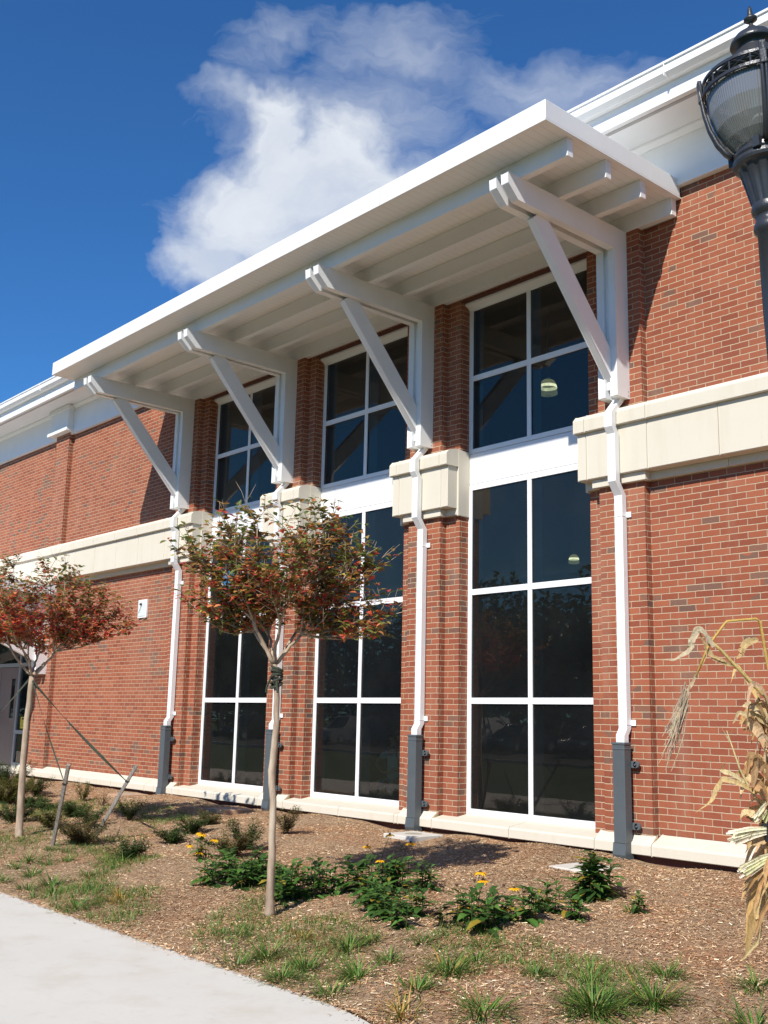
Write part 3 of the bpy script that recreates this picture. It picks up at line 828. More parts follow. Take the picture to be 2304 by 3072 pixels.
# ================================================================== TREES
GREENS = [(.10, .14, .03), (.13, .17, .045), (.07, .10, .025), (.17, .19, .05)]
BRONZE = [(.24, .13, .045), (.30, .15, .055), (.20, .12, .04), (.32, .19, .06)]
REDS = [(.52, .09, .06), (.42, .06, .055), (.58, .20, .09), (.34, .05, .045)]
def jit(c, k=.18):
    f = vr(1-k, 1+k); return tuple(max(0, min(1, q*f*vr(.93, 1.07))) for q in c)
def small_tree(label, cat, trunk_pts, radii, fork, limbs, leaf_n, redness, cx, cy, rx, ry, z0, z1, group, seed, tie_z=None):
    random.seed(seed)
    T = thing('autumn_tree', tuple(trunk_pts[0]), label, cat, group)
    b = MB()
    # refine trunk
    tp = [Vector(q) for q in trunk_pts]; P = []; Rr = []
    for i in range(len(tp)-1):
        for k in range(5):
            f = k/5; P.append(tp[i].lerp(tp[i+1], f)+Vector((vr(-.003, .003), vr(-.003, .003), 0))); Rr.append(radii[i]*(1-f)+radii[i+1]*f)
    P.append(tp[-1]); Rr.append(radii[-1])
    b.tube(P, Rr, 14)
    twigs = []
    F = Vector(fork)
    nm_ = 6
    groups_ = {k: [] for k in range(nm_)}
    for e in limbs:
        a = math.atan2(e[1]-F.y, e[0]-F.x) % (2*math.pi)
        groups_[int(a/(2*math.pi)*nm_) % nm_].append(Vector(e))
    segs = []
    for g_ in groups_.values():
        if not g_: continue
        mean = sum(g_, Vector((0, 0, 0)))/len(g_)
        hub = F.lerp(mean, vr(.26, .42))+Vector((vr(-.03, .03), vr(-.03, .03), -.02))
        segs.append((F, hub, vr(.0165, .020), .012))
        for e in g_: segs.append((hub, e, .0105, .0035))
    for (p0, e, ra, rb) in segs:
        n = 6; pts = []; sag = Vector((vr(-.05, .05), vr(-.05, .05), -.04))*(e-p0).length
        for k in range(n+1):
            f = k/n; pts.append(p0.lerp(e, f)+sag*math.sin(math.pi*f)+Vector((vr(-.01, .01), vr(-.01, .01), vr(-.008, .008)))*(0 < k < n))
        b.tube(pts, [ra+(rb-ra)*k/n for k in range(n+1)], 7)
        if ra > .016: continue
        for k in range(1, n+1):
            for s_ in range(5):
                q = pts[k]; az = vr(0, 2*math.pi); up = vr(-.1, 1.0); L = vr(.16, .40)
                out_ = (q-F).normalized()
                d = (Vector((math.cos(az), math.sin(az), 0))*.9+out_*.7+Vector((0, 0, up))*.6).normalized()
                tw = [q]; dd = d.copy()
                for m_ in range(4):
                    dd = (dd+Vector((vr(-.25, .25), vr(-.25, .25), vr(-.15, .22)))).normalized(); tw.append(tw[-1]+dd*L/4)
                twigs.append(tw); b.tube(tw, [.0045, .0038, .003, .002, .001], 4)
                if random.random() < .7:
                    m0 = tw[2]; dd = (dd+Vector((vr(-1, 1), vr(-1, 1), vr(-.3, .7)))).normalized(); t2 = [m0, m0+dd*.09, m0+dd*.18+Vector((0, 0, .015))]
                    twigs.append(t2); b.tube(t2, [.0025, .002, .001], 4)
    b.build('trunk', BARK, T, smooth=True)
    lb = MB()
    def inside(q):
        a = (q.x-cx)/rx; c_ = (q.y-cy)/ry; zz = (q.z-(z0+z1)/2)/((z1-z0)/2)
        return a*a+c_*c_+abs(zz)**2.6 < 1.08
    cnt = 0; tries = 0
    while cnt < leaf_n and tries < leaf_n*6:
        tries += 1
        tw = random.choice(twigs); k = random.randrange(len(tw)-1); f = random.random()
        q = tw[k].lerp(tw[k+1], f)
        if not inside(q): continue
        dr = (tw[k+1]-tw[k]).normalized(); az = vr(0, 2*math.pi)
        d = (dr*.6+Vector((math.cos(az), math.sin(az), vr(-.5, .35)))).normalized()
        hz = (q.z-z0)/(z1-z0); lowc = 1-abs(hz-.38)*1.8
        r_ = random.random()
        if r_ < redness*max(.12, lowc): c = random.choice(REDS)
        elif r_ < redness*max(.12, lowc)+.30+.14*hz: c = random.choice(BRONZE)
        else: c = random.choice(GREENS)
        if random.random() < .02: c = (.35, .30, .05)
        L = vr(.046, .086)
        lb.leaf(q+Vector((vr(-.015, .015), vr(-.015, .015), vr(-.015, .015))), d, Vector((vr(-.4, .4), vr(-.4, .4), 1)), L, L*vr(.5, .66), jit(c), .3, vr(.05, .45))
        cnt += 1
    lb.build('crown', AUTUMN, T, attr=True)
    return T
def limb_targets(F, n, rx, ry, cz0, cz1, cx, cy, seed):
    random.seed(seed); out_ = []
    for k in range(n):
        a = 2*math.pi*(k+.5*random.random())/n; f = .55+.45*((k*7) % n)/n
        out_.append((cx+rx*.8*math.cos(a)*f, cy+ry*.8*math.sin(a)*f, cz0+(cz1-cz0)*(1.02-.62*f*f)))
    return out_
# crown offsets follow the direction across the view (Rv) so the spread matches the photo
F2 = (-2.09, -4.20, 2.03)
crown2 = [F2[0]+Rv.x*.02, F2[1]+Rv.y*.02]
l2 = limb_targets(F2, 12, .98, .98, 2.35, 3.30, crown2[0], crown2[1], 3)
l2 += [(-2.09+Rv.x*.75, -4.2+Rv.y*.75, 2.28), (-2.09-Rv.x*.45, -4.2-Rv.y*.45, 2.30), (-2.09+Rv.x*.95, -4.2+Rv.y*.95, 2.46), (-2.09-Rv.x*.62, -4.2-Rv.y*.62, 2.45), (-2.09+Rv.x*.8, -4.2+Rv.y*.8, 2.86), (-2.09-Rv.x*.72, -4.2-Rv.y*.72, 2.9), (-2.09-Rv.x*.2, -4.2-Rv.y*.2, 3.25), (-2.09+Rv.x*.4, -4.2+Rv.y*.4, 3.2)]
T2 = small_tree('young red and bronze autumn tree standing in front of the windows', 'tree', [(-2.02, -4.2, .03), (-2.015, -4.2, .16), (-2.02, -4.2, .55), (-2.03, -4.2, .92), (-2.065, -4.2, 1.16), (-2.03, -4.2, 1.5), (-2.04, -4.2, 1.82), F2], [.048, .034, .030, .028, .033, .026, .024, .027], F2, l2, 7600, .32, crown2[0], crown2[1], 1.02, 1.02, 1.93, 3.47, 'young autumn trees in the bed', 21)
b = MB()
for k in range(5):
    z = 1.86+.035*k; b.tube([(-2.05+.045*math.cos(a), -4.2+.045*math.sin(a), z+.02*math.sin(a+k)) for a in np.linspace(0, 2*math.pi, 14)], .012, 6)
b.tube([(-2.02, -4.22, 1.90), (-1.99, -4.24, 1.86), (-1.96, -4.25, 1.80)], .010, 6).tube([(-2.08, -4.24, 1.92), (-2.10, -4.26, 1.85), (-2.11, -4.26, 1.80)], .010, 6)
tag(b.build('tree_tie', WEB, origin=(-2.05, -4.2, 1.85)), 'dark green strap knotted round the fork of the middle tree', 'tree tie')
F1 = (-7.67, -3.9, 2.03)
l1 = limb_targets(F1, 12, 1.25, 1.25, 2.35, 3.35, F1[0], F1[1], 5)
l1 += [(-7.67+Rv.x*1.15, -3.9+Rv.y*1.15, 2.66), (-7.67+Rv.x*1.0, -3.9+Rv.y*1.0, 2.85), (-7.67+Rv.x*.8, -3.9+Rv.y*.8, 2.7), (-7.67-Rv.x*.5, -3.9-Rv.y*.5, 2.6), (-7.67+Rv.x*.1, -3.9+Rv.y*.1, 3.35), (-7.67-Rv.x*.35, -3.9-Rv.y*.35, 3.4)]
T1 = small_tree('young crimson autumn tree with webbing straps near the entrance', 'tree', [(-7.66, -3.9, .05), (-7.67, -3.9, .2), (-7.71, -3.9, .9), (-7.71, -3.9, 1.5), F1], [.060, .045, .040, .036, .033], F1, l1, 8000, .58, F1[0]+Rv.x*.05, F1[1]+Rv.y*.05, 1.24, 1.24, 2.05, 3.55, 'young autumn trees in the bed', 35)

# stakes and guy straps of the left tree
def stake(p0, p1, label):
    T = thing('tree_stake', tuple(p0), label, 'tree stake', 'wooden stakes of the left tree')
    p0, p1 = Vector(p0), Vector(p1); d = (p1-p0).normalized(); a = d.cross(Vector((Fv.x, Fv.y, 0))).normalized(); c_ = d.cross(a)
    b = MB(); w_ = .019
    V = [p+a*s1*w_+c_*s2*w_ for p in (p0-d*.12, p1) for s1, s2 in ((-1, -1), (1, -1), (1, 1), (-1, 1))]
    b.add(V, [(3, 2, 1, 0), (4, 5, 6, 7), (0, 1, 5, 4), (1, 2, 6, 5), (2, 3, 7, 6), (3, 0, 4, 7)]); b.build('stake_post', WOOD, T, bevel=.003)
    q = p0.lerp(p1, .76)
    V = [p+a*s1*(w_+.004)+c_*s2*(w_+.004) for p in (q, q+d*.02) for s1, s2 in ((-1, -1), (1, -1), (1, 1), (-1, 1))]
    MB().add(V, [(3, 2, 1, 0), (4, 5, 6, 7), (0, 1, 5, 4), (1, 2, 6, 5), (2, 3, 7, 6), (3, 0, 4, 7)]).build('strap_loop', BLACK, T)
    return q
q1 = stake((-6.62, -3.94, .12), (-6.08, -4.08, 1.03), 'left wooden stake of the pair, leaning beside the left tree')
q2 = stake((-7.00, -3.20, .18), (-6.58, -2.97, .98), 'right wooden stake of the pair, leaning with a taut black strap')
def strap(a, c_, label, w_=.011):
    b = MB(); a = Vector(a); c_ = Vector(c_); n = 16
    pts = [a.lerp(c_, k/n)-Vector((0, 0, .03))*math.sin(math.pi*k/n) for k in range(n+1)]
    b.strip(pts, w_*2.2, (1, 1, 1), twist=4.5, side=Vector((Rv.x, Rv.y, 0)), fold=.12)
    tag(b.build('guy_strap', WEB, origin=tuple(a)), label, 'strap', 'webbing straps of the left tree')
strap((-7.67, -3.92, 2.0), q2, 'taut black webbing strap from the left tree to the right stake', .016)
strap((-7.67, -3.9, 2.0), q1, 'thin pale green webbing strap from the left tree to the left stake', .008)
strap((-7.69, -3.92, 2.0), (-8.1, -5.2, .25), 'dark webbing strap running down from the left tree to the left edge', .012)

# ================================================================== PLANTS
def tuft(x, y, label, size=1.0, n=46, yellow=0.0, wide=1.0):
    b = MB(); z = gz(x, y)
    for i in range(n):
        r = vr(0, .075)*size; a = vr(0, 6.283)
        c = random.choice([(.07, .16, .03), (.10, .21, .04), (.15, .28, .06), (.05, .12, .022)])
        if random.random() < yellow: c = (.38, .27, .06)
        elif random.random() < .06: c = (.30, .24, .10)
        b.blade((x+r*math.cos(a), y+r*math.sin(a), z-.005), a+vr(-.6, .6), vr(.07, .19)*size, vr(.004, .0075)*(.8+.3*size), vr(.45, 1.5)*wide, jit(c), 5, vr(.14, .40))
    tag(b.build('grass_tuft', BLADE, attr=True, origin=(x, y, z)), label, 'grass tuft', 'grass tufts growing in the mulch')
def leafy(x, y, label, size=1.0, n=26, dark=False, name='perennial_plant'):
    T = None; b = MB(); z = gz(x, y)
    pal = [(.035, .09, .02), (.05, .12, .025), (.07, .16, .035), (.03, .07, .018)]
    if dark: pal = [(.05, .035, .02), (.07, .05, .03), (.035, .045, .018)]
    ns = 4+int(3*size)
    for s_ in range(ns):
        a = vr(0, 6.283); r = vr(0, .09)*size; sx, sy = x+r*math.cos(a), y+r*math.sin(a); h = vr(.10, .20)*size
        b.tube([(sx, sy, z-.01), (sx+vr(-.02, .02), sy+vr(-.02, .02), z+h)], [.004, .002], 5, (.05, .08, .02))
        m_ = max(4, n//ns)
        for i in range(m_):
            f = i/m_; az = i*2.4+vr(-.4, .4); L = vr(.07, .125)*size*(1.15-.45*f)
            d = Vector((math.cos(az), math.sin(az), .0+.8*f+vr(-.15, .25)))
            c = random.choice(pal)
            if random.random() < .05: c = (.25, .20, .03)
            b.leaf(Vector((sx, sy, z+.02+h*f)), d, Vector((0, 0, 1)), L, L*vr(.38, .5), jit(c), .35, vr(.25, .6))
    o = b.build(name, LEAF, attr=True, origin=(x, y, z))
    return tag(o, label, 'plant', 'leafy perennials in the bed')
def shrub(x, y, label, rad=.2, h=.2, n=520, pal=None):
    b = MB(); z = gz(x, y)
    pal = pal or [(.035, .07, .018), (.05, .095, .025), (.025, .05, .015)]
    for i in range(int(14*rad/.2)):
        a = vr(0, 6.283); e = Vector((x+rad*.9*math.cos(a)*vr(.3, 1), y+rad*.9*math.sin(a)*vr(.3, 1), z+h*vr(.5, 1)))
        p0 = Vector((x+vr(-.03, .03), y+vr(-.03, .03), z-.01)); mid = p0.lerp(e, .5)+Vector((0, 0, .03))
        b.tube([p0, mid, e], [.004, .003, .0015], 4, (.10, .06, .035))
        for k in range(n//14):
            f = vr(.25, 1.05); q = p0.lerp(e, f)+Vector((vr(-1, 1), vr(-1, 1), vr(-.6, .8)))*.035
            az = vr(0, 6.283); L = vr(.018, .036)
            b.leaf(q, Vector((math.cos(az), math.sin(az), vr(-.2, .9))), Vector((0, 0, 1)), L, L*.55, jit(random.choice(pal), .25), .2, .2)
    return tag(b.build('low_shrub', LEAF, attr=True, origin=(x, y, z)), label, 'shrub', 'low shrubs in the mulch bed')
def flower_plant(x, y, heads, label, dead=False, base=True):
    z = gz(x, y); T = thing('coneflower_plant', (x, y, z), label, 'flower', 'yellow daisy plants in the bed')
    b = MB()
    for (hx, hy, hz, open_) in heads:
        pet = MB(); cen = MB()
        p0 = Vector((x+vr(-.03, .03), y+vr(-.03, .03), z)); e = Vector((hx, hy, hz)); mid = p0.lerp(e, .55)+Vector((vr(-.02, .02), vr(-.02, .02), .02))
        b.tube([p0, mid, e], [.0032, .0028, .0022], 5, (.06, .10, .03))
        for f in (.2, .35, .5, .62, .75):
            q = p0.lerp(e, f); az = vr(0, 6.28); b.leaf(q, Vector((math.cos(az), math.sin(az), .5)), Vector((0, 0, 1)), vr(.03, .06), .022, jit((.05, .10, .025)), .3, .4)
        cen.lathe(hx, hy, [(.0001, hz-.004), (.010, hz-.002), (.012, hz+.006), (.007, hz+.014), (.0001, hz+.017)], 10)
        if open_:
            for k in range(13):
                az = k*2*math.pi/13+vr(-.1, .1)
                pet.leaf(Vector((hx+.008*math.cos(az), hy+.008*math.sin(az), hz)), Vector((math.cos(az), math.sin(az), vr(-.35, .1))), Vector((0, 0, 1)), vr(.044, .056), .024, jit((.95, .52, .01), .08), .15, .3)
        ce_ = cen.build('seed_head', m_seed, T, smooth=True)
        if pet.v: pet.build('petals', m_petal, ce_, attr=True)
    b.build('stem', LEAF, T, attr=True)
m_seed = m_simple('brown_seed_head', (.06, .035, .02), .9)
m_petal = m_attr('yellow_petal', .6, .3)

random.seed(99)
pos_words = None
TUFTS = [  # x, y, size, blades, yellow, label
 (-.88, -5.02, 1.25, 60, 0, 'broad low grass tuft nearest left of the row along the walkway below the tree'),
 (-.85, -5.30, 1.05, 44, 0, 'grass tuft at the walkway edge just below the trunk of the middle tree'),
 (-.44, -5.05, 1.1, 50, 0, 'spreading grass tuft second along the walkway edge right of the tree trunk'),
 (-.31, -5.32, 1.15, 54, 0, 'dark green grass tuft touching the edge of the concrete walkway'),
 (.16, -5.31, 1.0, 42, 0, 'upright grass tuft beside the curve of the concrete walkway'),
 (-.61, -4.54, 1.2, 60, 0, 'wide bushy grass tuft with pale tips below the leafy perennials'),
 (.03, -5.0, 1.25, 64, 0, 'large lush grass tuft one step in from the walkway curve'),
 (-.62, -4.31, .8, 34, 0, 'small grass tuft with a dark stone beside it under the perennials'),
 (-.10, -4.62, 1.0, 46, 0, 'spiky grass tuft alone in the middle of the bare mulch'),
 (-.30, -4.15, .9, 36, 0, 'thin grass tuft just below the drooping perennial leaves'),
 (.25, -4.18, 1.0, 44, 0, 'grass tuft below the brown dead flower stems'),
 (.37, -4.55, 1.4, 70, .05, 'large pale green grass tuft with one dry leaf under it'),
 (.04, -3.90, .9, 36, 0, 'sparse grass tuft beside the rusty brown leaves'),
 (.54, -4.98, .95, 44, 0, 'compact grass tuft low in the mulch near the bottom centre'),
 (1.06, -4.97, 1.35, 60, 0, 'tall splayed grass tuft at the bottom centre of the bed'),
 (.74, -5.30, 1.1, 40, .75, 'yellowed dying grass tuft by the walkway at the bottom'),
 (-1.02, -4.61, .8, 24, .8, 'little yellow grass tuft right of the tree trunk'),
 (-1.51, -4.85, .9, 34, 0, 'grass tuft half yellow left of the tree trunk foot'),
 (.79, -4.23, .95, 50, 0, 'narrow fine grass tuft upright in open mulch at right'),
 (.89, -3.81, .95, 38, .1, 'grass tuft with tall single blade in the right mulch'),
 (1.38, -4.43, 1.65, 150, 0, 'largest thick grass clump in the lower right foreground'),
 (1.31, -3.63, 1.1, 56, 0, 'wide grass tuft lying low in the right mulch'),
 (1.55, -4.10, 1.35, 110, .04, 'second big grass clump right beside the largest one'),
 (1.81, -3.46, 1.0, 44, 0, 'grass tuft cut by the right edge below the cornstalks'),
 (2.13, -4.05, 1.3, 50, 0, 'grass clump in the bottom right corner of the bed'),
 (.13, -2.32, .7, 34, .1, 'small weed tuft with a dry stick right of the leafy bush'),
 (1.05, -4.03, .9, 46, 0, 'wispy grass tuft just behind the largest clump'),
 (-5.95, -4.50, 1.7, 30, 0, 'tall upright grass blades in front of the left tree'),
 (-6.41, -4.07, .8, 30, 0, 'grass tuft at the foot of the left wooden stake'),
 (-5.09, -4.84, 1.0, 44, 0, 'grass tuft left of the walkway start among red leaves'),
 (-4.49, -4.91, 1.2, 54, 0, 'lush grass tuft over the far part of the walkway'),
 (-4.41, -5.18, 1.0, 40, 0, 'grass tuft on the bare strip along the walkway at left'),
 (-3.22, -5.27, 1.1, 46, 0, 'grass tuft on the walkway edge in the lower left'),
 (-5.64, -4.44, .9, 36, 0, 'low green grass tuft below the left stake'),
 (-5.82, -4.15, .9, 34, 0, 'grass tuft below the brown shrub between the stakes'),
 (-5.59, -4.82, .9, 32, 0, 'thin grass tuft near the left edge above the walkway'),
 (-3.74, -4.90, .95, 38, 0, 'grass tuft midway between the two trees near the walkway'),
 (-4.67, -4.46, .9, 36, 0, 'dark grass tuft in the mulch between the two trees'),
 (-5.19, -3.98, .85, 34, 0, 'grass tuft below the two round low shrubs'),
 (-3.14, -4.91, 1.0, 34, .8, 'straw yellow grass tuft left of the middle tree'),
 (-5.09, -5.15, .95, 34, 0, 'grass tuft at the left edge just above the walkway'),
 (-3.93, -5.13, .9, 34, 0, 'faint grass tuft on the mulch edge in the lower left'),
 (-5.02, -3.91, .85, 34, 0, 'grass tuft in front of the yellow daisies'),
]
for x, y, s_, n, yl, lab in TUFTS: tuft(x, y, lab, s_*vr(.98, 1.2), int(n*2.6), yl)
LEAFY = [
 (-2.91, -3.90, 1.0, 'leafy perennial at the left end of the clump, lower row'), (-2.99, -3.68, 1.0, 'leafy perennial under the yellow daisies at left'),
 (-3.25, -3.45, 1.05, 'dark leafy perennial behind the daisies left of the tree trunk'), (-2.62, -3.62, 1.1, 'leafy perennial directly behind the tree trunk'),
 (-2.40, -3.63, 1.1, 'broad leafy perennial just right of the tree trunk'), (-2.18, -3.52, 1.05, 'leafy perennial second to the right of the tree trunk'),
 (-2.15, -3.30, 1.15, 'tall leafy perennial in the middle of the clump, back row'), (-2.05, -3.12, 1.1, 'leafy perennial in the back row beside a bare stem'),
 (-2.0, -2.95, 1.15, 'dark leafy perennial at the right end of the back row'), (-1.84, -2.90, 1.1, 'leafy perennial in the tree shadow at the clump end'),
 (-1.48, -3.57, 1.05, 'leafy perennial with arching leaves below the main clump'), (-1.06, -3.80, 1.0, 'low leafy perennial beside a broken wood chip'),
 (-.89, -3.64, 1.0, 'leafy perennial left of the brown dead stems'), (-.71, -3.97, .8, 'small leafy perennial with two yellow green leaves in front'),
 (-.21, -3.57, 1.15, 'big leafy perennial under the right yellow daisies'), (-1.66, -2.82, .9, 'perennial with two round upright leaves at the shadow edge'),
 (-2.25, -3.85, 1.0, 'leafy perennial in front of the clump right of the trunk'), (-3.11, -3.38, .9, 'leafy perennial half hidden behind the trunk'),
 (-.13, -3.19, .95, 'leafy perennial with bright green leaf right of the daisies'), (-.27, -2.80, .95, 'perennial with tall spoon shaped leaves near the bush'),
 (-.01, -2.79, .8, 'small perennial with one large pale leaf under the bush'), (-3.45, -3.75, 1.0, 'leafy perennial left of the trunk below the daisies, leftmost of the clump'), (-3.25, -4.0, .9, 'low leafy perennial in the front row left of the trunk'), (-3.7, -3.5, .95, 'leafy perennial at the far left under the brightest daisies'),
 (-3.55, -3.2, 1.0, 'leafy perennial behind the leftmost ones, near the grey brown shrub'), (-1.25, -3.72, .95, 'leafy perennial between the clump and the dead stems'), (-.5, -3.55, .9, 'leafy perennial right of the dead stems in the lower strip'), (-1.75, -3.35, 1.0, 'leafy perennial joining the main clump and the lower strip'),
 (-.35, -3.3, .9, 'leafy perennial beneath the right daisies, back one'), (-2.7, -3.2, 1.0, 'leafy perennial behind the trunk near the shrub'),
 (.18, -2.28, .6, 'small sprig with a curled leaf right of the leafy bush'),
]
for x, y, s_, lab in LEAFY: leafy(x, y, lab, s_*1.3, 62)
o = leafy(-.49, -3.76, 'dark brown withered plant with dead stems below the right daisies', 1.0, 34, True, 'withered_plant')
o = leafy(-1.35, -3.45, 'brown withered plant in front of the green clump with an orange leaf', .9, 26, True, 'withered_plant')
# the glossy bush by the right splash pad
o = leafy(-.47, -2.0, 'dense glossy green bush in front of the right downspout', 1.9, 150, False, 'leafy_bush'); o['category'] = 'bush'
BR = [(.11, .085, .035), (.08, .09, .03), (.14, .085, .045), (.06, .09, .025)]; DK = [(.03, .055, .018), (.045, .075, .022)]; YG = [(.09, .11, .03), (.12, .12, .03)]
SHR = [
 (-12.23, -1.69, .28, .3, DK, 'dark low shrub behind the left tree trunk near the wall'), (-10.96, -2.28, .32, .14, None, 'flat spreading green shrub right of the left tree trunk'),
 (-13.6, -1.6, .5, .45, None, 'big green shrub at the left edge near the entrance'), (-11.46, -2.52, .5, .35, YG, 'light green shrub at the left edge behind the tree'),
 (-9.3, -3.3, .34, .25, None, 'round green shrub left of the left tree foot'), (-11.0, -1.45, .18, .3, YG, 'upright sprig behind the left wooden stake'),
 (-9.06, -2.52, .3, .2, None, 'green shrub between the two stakes, far one'), (-8.02, -3.36, .24, .2, YG, 'yellow green shrub at the foot of the left stake'),
 (-7.76, -2.94, .22, .22, None, 'bright green shrub behind the right stake'), (-6.60, -3.60, .34, .24, BR, 'brownish dry shrub in front of the right stake'),
 (-7.91, -2.30, .22, .24, DK, 'dark green shrub in open mulch left of the downspout'), (-5.29, -3.70, .26, .20, None, 'rounded dark green shrub before the second downspout'),
 (-6.59, -2.14, .26, .22, None, 'green shrub at the edge of the left tree shadow'), (-5.86, -2.85, .24, .16, None, 'low green shrub left of the yellow daisies'),
 (-4.65, -2.65, .24, .30, None, 'green shrub left of the middle tree trunk, back one'), (-4.28, -3.08, .28, .22, BR, 'grey brown shrub beside the middle tree trunk'),
 (-10.18, -1.53, .14, .2, BR, 'bare reddish twigs near the wall at left'), (-5.17, -1.73, .2, .3, BR, 'thin twiggy shrub by the second downspout right of the trunk'),
 (-10.21, -2.40, .26, .12, None, 'flat green groundcover shrub behind the left stake'), (-7.0, -1.62, .2, .16, BR, 'sparse twigs in the shadow near the second splash pad'),
]
for x, y, rd, h, pal, lab in SHR:
    rd *= 1.2; h *= 1.1
    shrub(x, y, lab, rd, h, int(1100*(rd/.2)*(.25 if pal is BR and rd < .21 else 1)), pal)
flower_plant(-4.41, -3.34, [(-4.54, -3.3, .39, 1), (-4.47, -3.34, .41, 1), (-4.41, -3.36, .40, 1), (-4.26, -3.3, .36, 1), (-4.73, -3.3, .26, 1), (-4.38, -3.40, .23, 1)], 'yellow daisies left of the middle tree trunk, the brightest cluster')
leafy(-4.38, -3.36, 'leafy base below the brightest yellow daisies', 1.15, 40)
flower_plant(-2.85, -2.3, [(-2.48, -2.5, .53, 1), (-2.69, -2.6, .41, 1), (-2.35, -2.35, .46, 1), (-2.5, -2.6, .30, 1), (-2.2, -2.35, .34, 0)], 'faded yellow daisies behind the leafy clump beside the white pad')
flower_plant(-.72, -3.15, [(-.55, -3.3, .47, 1), (-.54, -3.28, .41, 1), (-.62, -3.4, .22, 1), (-.30, -3.3, .24, 1), (-.9, -3.2, .32, 0), (-.8, -3.1, .36, 0), (-.4, -3.2, .38, 0), (-.95, -3.3, .28, 0)], 'yellow daisies on dark stems in front of the tree shadow')
flower_plant(-.62, -2.72, [(-.75, -2.69, .28, 1), (-.6, -2.6, .2, 0), (-.7, -2.8, .18, 0)], 'single small yellow daisy between the shadow and the bush')

# splash pads
for x, y, lab, colr in ((-4.12, -.66, 'white square splash pad with round cover below the third downspout', 0), (-1.35, -1.0, 'grey splash pad behind the glossy bush', 0), (-8.05, -.62, 'brown stained splash pad by the second downspout', 1), (-11.3, -.5, 'reddish splash pad below the leftmost downspout', 1)):
    z = gz(x, y)+.012
    T = thing('splash_pad', (x, y, z), lab, 'splash pad', 'splash pads at the downspouts')
    m_ = CONC if not colr else STAINED if 'STAINED' in globals() else m_simple('stained_concrete', (.42, .27, .17), .9, 0, 12, .3)
    if colr: STAINED = m_
    MB().box(x-.25, x+.25, y-.25, y+.25, z-.06, z+.018).build('pad_slab', m_, T, bevel=.01)
    MB().lathe(x, y, [(.0001, z+.022), (.10, z+.022), (.105, z+.018)], 28).build('round_cover', m_simple('dull_cover', (.33, .29, .22), .8), T)

# mulch chips and litter (uncountable)
N = 190000
cx = np.concatenate([RNG.uniform(-3.6, 3.2, int(N*.6)), RNG.uniform(-14, -3.6, N-int(N*.6))])
cy = RNG.uniform(-5.45, -.22, N)
keep = np.ones(N, bool)
for i in range(N):
    if cx[i] > .3 : pass
extra = 9000
ex = RNG.uniform(.3, 3.4, extra); ey = np.array([RNG.uniform(max(edge_y(v), -8.5), -5.4) for v in ex])
sx = RNG.uniform(-9, 1.2, 420); sy = np.array([edge_y(v) for v in sx])-np.abs(RNG.normal(0, .06, 420))
cx = np.concatenate([cx, ex, sx]); cy = np.concatenate([cy, ey, sy]); N = len(cx)
pal = np.array([(.30, .185, .105), (.42, .28, .17), (.52, .38, .25), (.62, .50, .36), (.15, .085, .05), (.44, .21, .11), (.72, .63, .50), (.35, .22, .13)])
pick = RNG.choice(8, N, p=[.2, .2, .17, .10, .13, .08, .03, .09])
patch = 1.06+.22*np.sin(cx*1.9+1.3*np.sin(cy*2.1))*np.cos(cy*2.7+cx*.8)
cols = np.clip(pal[pick]*RNG.uniform(.8, 1.2, (N, 1))*patch[:, None], 0, .9)
leafm = RNG.rand(N) < .004
cols[leafm] = np.array([(.46, .20, .11)])*RNG.uniform(.6, 1.1, (leafm.sum(), 1))
Ls = RNG.uniform(.005, .018, N)*(1+1.6*(RNG.rand(N) < .05)); Ws = RNG.uniform(.0015, .0042, N)
Ws[leafm] = RNG.uniform(.004, .011, leafm.sum()); Ls[leafm] = RNG.uniform(.008, .018, leafm.sum())
az = RNG.uniform(0, 2*np.pi, N)
gzv = np.array([gz(a, c_) for a, c_ in zip(cx, cy)])
tilt = RNG.normal(0, .2, N); roll = RNG.normal(0, .4, N)
zc = gzv+RNG.uniform(.006, .018, N)
dx = np.cos(az)*np.cos(tilt); dy = np.sin(az)*np.cos(tilt); dz = np.sin(tilt)
ax_, ay_, az_ = -np.sin(az)*np.cos(roll), np.cos(az)*np.cos(roll), np.sin(roll)
V = np.zeros((N, 4, 3))
for k, (s1, s2) in enumerate(((-1, -1), (1, -.6), (.9, 1), (-1, .8))):
    V[:, k, 0] = cx+s1*dx*Ls+s2*ax_*Ws; V[:, k, 1] = cy+s1*dy*Ls+s2*ay_*Ws; V[:, k, 2] = zc+s1*dz*Ls+s2*az_*Ws
me = bpy.data.meshes.new('bark_mulch')
me.vertices.add(N*4); me.vertices.foreach_set('co', V.ravel())
me.loops.add(N*4); me.loops.foreach_set('vertex_index', np.arange(N*4))
me.polygons.add(N); me.polygons.foreach_set('loop_start', np.arange(N)*4)
me.update(calc_edges=True); me.validate()
ca = me.color_attributes.new('Col', 'FLOAT_COLOR', 'CORNER')
C4 = np.concatenate([np.repeat(cols, 4, axis=0), np.ones((N*4, 1))], 1).astype(np.float32); ca.data.foreach_set('color', C4.ravel())
me.materials.append(CHIP)
o = bpy.data.objects.new('bark_mulch', me); COL.objects.link(o); tag(o, 'shredded bark mulch covering the planting bed', 'mulch', kind='stuff')
